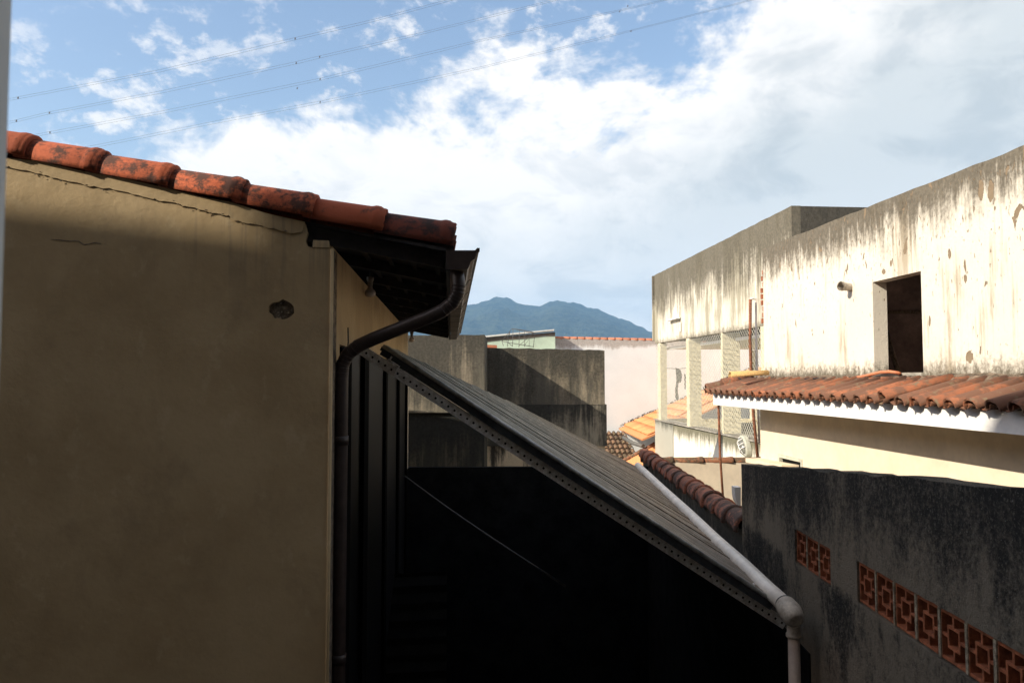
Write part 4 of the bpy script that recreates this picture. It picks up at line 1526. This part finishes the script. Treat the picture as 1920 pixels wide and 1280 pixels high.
mb.slab([Vector((a_.x, 14.49, 0)), Vector((a_.x, 14.49, zl2 - .001)), Vector((b_.x, 14.49, zl2 - .001)), Vector((b_.x, 14.49, 0))], (0, .2, 0))
part('lower_panel', mb, M['D3'], d2w)
# bent rebar cage on the wall
cg = thing('wire_cage', 'bent thin wire cage standing on top of the rough grey wall', 'wire', P(975, 650, 14.7))
for pl in ([(941, 640), (960, 616), (1003, 624), (1000, 651)], [(941, 640), (1000, 650)], [(950, 638), (956, 621), (951, 650)], [(961, 649), (962, 617)], [(973, 651), (974, 619)], [(984, 650), (983, 621), (1000, 626)],
           [(992, 649), (993, 634), (983, 648)], [(944, 648), (941, 640)], [(961, 649), (950, 640)], [(973, 648), (1000, 624)], [(1003, 624), (990, 620), (960, 616)]):
    mb = MB()
    mb.tube([P(x, y, 14.62 + .1 * (k % 2)) for k, (x, y) in enumerate(pl)], .0055, 5)
    part('wire', mb, M['staym'], cg)

# white wall with terracotta capping
YE = 26.0
we = thing('white_wall', 'long pinkish white wall topped with terracotta tiles', 'wall', P(1180, 820, YE))
a_, b_ = P(1041, 634, YE), P(1480, 643, YE)
mb = MB()
mb.slab([Vector((a_.x, YE, 0)), a_, b_, Vector((b_.x, YE, 0))], (0, .18, 0))
part('wall_body', mb, M['E'], we)
em = tile_mesh('ridge', M['etile'], [(0, .085), (.22, .095), (.27, .10)], thk=.015, seg=7)
n = 31
for i in range(n):
    q_ = a_.lerp(b_, i / n)
    put('ridge_tile', em, we, frame(q_ + Vector((-.02, .09, -.015)), Vector((1, 0, -.03 + (b_.z - a_.z) / (b_.x - a_.x))), UP))

# mint shed
ms_ = thing('mint_shed', 'small mint green shed with white sheet roof behind rough grey wall', 'shed', P(975, 660, 19))
YM = 25.5
mb = MB()
q0, q1 = P(880, 640, YM), P(1041, 629, YM)
mb.slab([Vector((q0.x, YM, 0)), q0, q1, Vector((q1.x, YM, 0))], (0, .4, 0))
part('wall', mb, M['mint'], ms_)
mb = MB()
mb.slab([P(880, 636, YM - .02), P(1041, 622.5, YM - .02), P(1041, 629.5, YM - .02), P(1020, 630, YM - .02), P(980, 635, YM - .02), P(940, 637, YM - .02), P(880, 645, YM - .02)], (0, .05, 0))
part('fascia', mb, stained('dirty_fascia', (0.42, 0.38, 0.33), (0.12, 0.10, 0.08), Zh(1.1), .3, .6, streak=4), ms_)
mb = MB()
mb.slab([P(880, 632, YM - .1), P(1039, 617, YM - .1), P(1039, 619.5, YM - .1), P(880, 635, YM - .1)], (0, .55, 0))
part('roof', mb, M['sheetroof'], ms_)
mb = MB()
q_ = P(909, 651, 15.2)
mb.box(q_, (.24, 0, -.01), (0, .3, 0), (0, 0, .055))
solo('clay_brick', mb, M['etile'], 'single orange clay piece on the wall beside the taller grey wall', 'brick')

# orange roofs
orf = thing('orange_roof_house', 'orange tiled roofs seen below the white wall', 'house', P(1190, 860, 23))
e0, e1 = P(1160, 803, 25.9), P(1420, 688, 25.9)      # line where the roof meets the white wall
upd = (e1 - e0)
roofn = upd.cross(Vector((0, 1, 0)))
if roofn.z < 0:
    roofn = -roofn
roofn.normalize()
updn = upd.normalized()
fwd_ = Vector((0, -1, 0))
mb = MB()
mb.slab([e0, e1, e1 + fwd_ * 4.6, e0 + fwd_ * 4.6], roofn * -.05)
part('roof_deck', mb, M['htile'], orf)
ht = tile_mesh('tile_cap', M['htile'], [(0, .075), (.44, .088)], thk=.016, seg=6, flat=.62)
Lr = upd.length
nr = int(Lr / .38)
cnt = 0
for j in range(21):
    for i in range(nr):
        o_ = e0 + updn * (Lr - i * .38) + fwd_ * (.12 + j * .225)
        # only where it can be seen beside or through the balcony
        sxp = 960 + F * o_.x / o_.y
        syp = 710 - F * (o_.z - EZ) / o_.y
        if sxp < 1120 or sxp > 1425 or syp > 880 or (sxp > 1290 and j > 14):
            continue
        if o_.y < 21.3:
            continue
        cnt += 1
        put('roof_tile', ht, orf, frame(o_ + roofn * .012, -updn + roofn * .03 + Vector((0, R.uniform(-.03, .03), 0)), roofn))
print('orange tiles', cnt)
# greenery line along the wall foot
mb = MB()
for k in range(420):
    u = R.random()
    q_ = e0.lerp(e1, u) + Vector((0, -.06 + R.uniform(-.12, .05), R.uniform(0, .10)))
    s_ = R.uniform(.015, .045)
    mb.add([q_, q_ + Vector((s_, 0, s_ * R.uniform(.4, 1.8))), q_ + Vector((-s_ * .6, -s_, s_))], [(0, 1, 2)])
solo('wall_weeds', mb, plain('weeds', (0.11, 0.10, 0.045), 0.95, var=.4), kind='stuff')
# mossy roof falling to the right, nearer
mo = thing('mossy_roof', 'small mossy tiled roof falling towards the orange roof', 'roof', P(1160, 845, 17.6))
m0, m1 = P(1124, 811, 24.6), P(1168, 811, 24.6)
n0_, n1_ = P(1150, 872, 21.8), P(1198, 846, 21.8)
du = (n0_ - m0)
ac = (m1 - m0)
print('mossy', m0, m1, du)
mn = ac.cross(du)
if mn.z < 0:
    mn = -mn
mn.normalize()
mb = MB()
mb.slab([m0 + ac * -.8, m1, m1 + du, m0 + du - ac * .8], mn * -.05)
part('roof_deck', mb, M['mtile'], mo)
mt = tile_mesh('mossy_cap', M['mtile'], [(0, .055), (.36, .066)], thk=.016, seg=6)
for j in range(9):
    for i in range(7):
        u = -0.6 + j * .2
        o_ = m0 + ac * u + du * (i / 7)
        put('roof_tile', mt, mo, frame(o_ + mn * .01, du.normalized() + mn * .03, mn))
mb = MB()
mb.tube([P(1169, 820, 23.0), P(1186, 830, 22.3), P(1206, 836, 21.6)], .06, 8)
solo('valley_gutter', mb, M['staym'], 'short grey valley gutter between mossy and orange roofs', 'gutter')
# near orange roof strip
nrf = thing('near_orange_roof', 'plain pale orange roof strip just above the white pipe end', 'roof', P(1200, 860, 15.6))
mb = MB()
c4 = [P(1150, 874, 21.7), P(1233, 830, 21.7), P(1239, 925, 19.7), P(1150, 945, 19.7)]
mb.slab(c4, (0, .06, 0))
part('roof_deck', mb, M['htile'], nrf)
sm2 = (c4[1] - c4[0]).normalized()
for k in range(4):
    q_ = c4[0] + sm2 * (.42 * k) + Vector((0, 0, .0))
    put('verge_tile', fm, nrf, frame(q_ + sm2 * .0, sm2, UP))

# ------------------------------------------------------------------ power lines
MW = plain('conductor', (0.13, 0.135, 0.15), 0.6, 0, 0, 1, 0)
lines = [('upper', [(-200, 232), (33, 182), (300, 131), (553, 71), (700, 37), (850, -3), (1100, -75)], [(33, 182), (553, 71)], 0.0),
         ('second', [(-200, 272), (30, 225), (92, 210), (300, 171), (555, 116), (600, 105), (800, 59), (1045, -2), (1300, -70)], [(30, 225), (92, 210), (555, 117), (599, 105)], 1.0),
         ('third', [(-200, 305), (93, 247), (300, 209), (600, 147), (900, 75), (1180, 15), (1245, 0), (1500, -65)], [(93, 247), (600, 147), (1177, 10), (1162, 20)], 1.0),
         ('lowest', [(-200, 342), (190, 270), (400, 228), (600, 190), (900, 126), (1183, 57), (1420, -3), (1600, -50)], [(557, 164), (600, 190), (1183, 57)], 0.0)]
for li, (nm, pl, sps, _) in enumerate(lines):
    Y = 120 + li * 5
    th2 = thing('power_line', {'upper': 'faint topmost power line crossing blue sky at upper left', 'second': 'second power line from the top with paired wires and spacers',
                               'third': 'third power line down crossing the sky above roof tiles', 'lowest': 'lowest power line crossing in front of the cloud bank'}[nm], 'power line', P(500, 200, Y), 'power lines across the sky')
    for k in range(2):
        mb = MB()
        pts = []
        for (a, b), (c, d_) in zip(pl, pl[1:]):
            for s2 in range(4):
                u = s2 / 4
                pts.append(P(a + (c - a) * u, b + (d_ - b) * u + k * (3.2 + 1.5 * math.sin((a + 200) / 350.0)), Y + k * .5))
        mb.tube(pts, .018, 4)
        part('wire', mb, MW, th2)
    for (x, y) in sps:
        mb = MB()
        q_ = P(x, y + 1.5, Y)
        mb.box(q_ + Vector((-.09, 0, -.14)), (.15, 0, 0), (0, .15, 0), (0.06, 0, .28))
        part('spacer', mb, MW, th2)
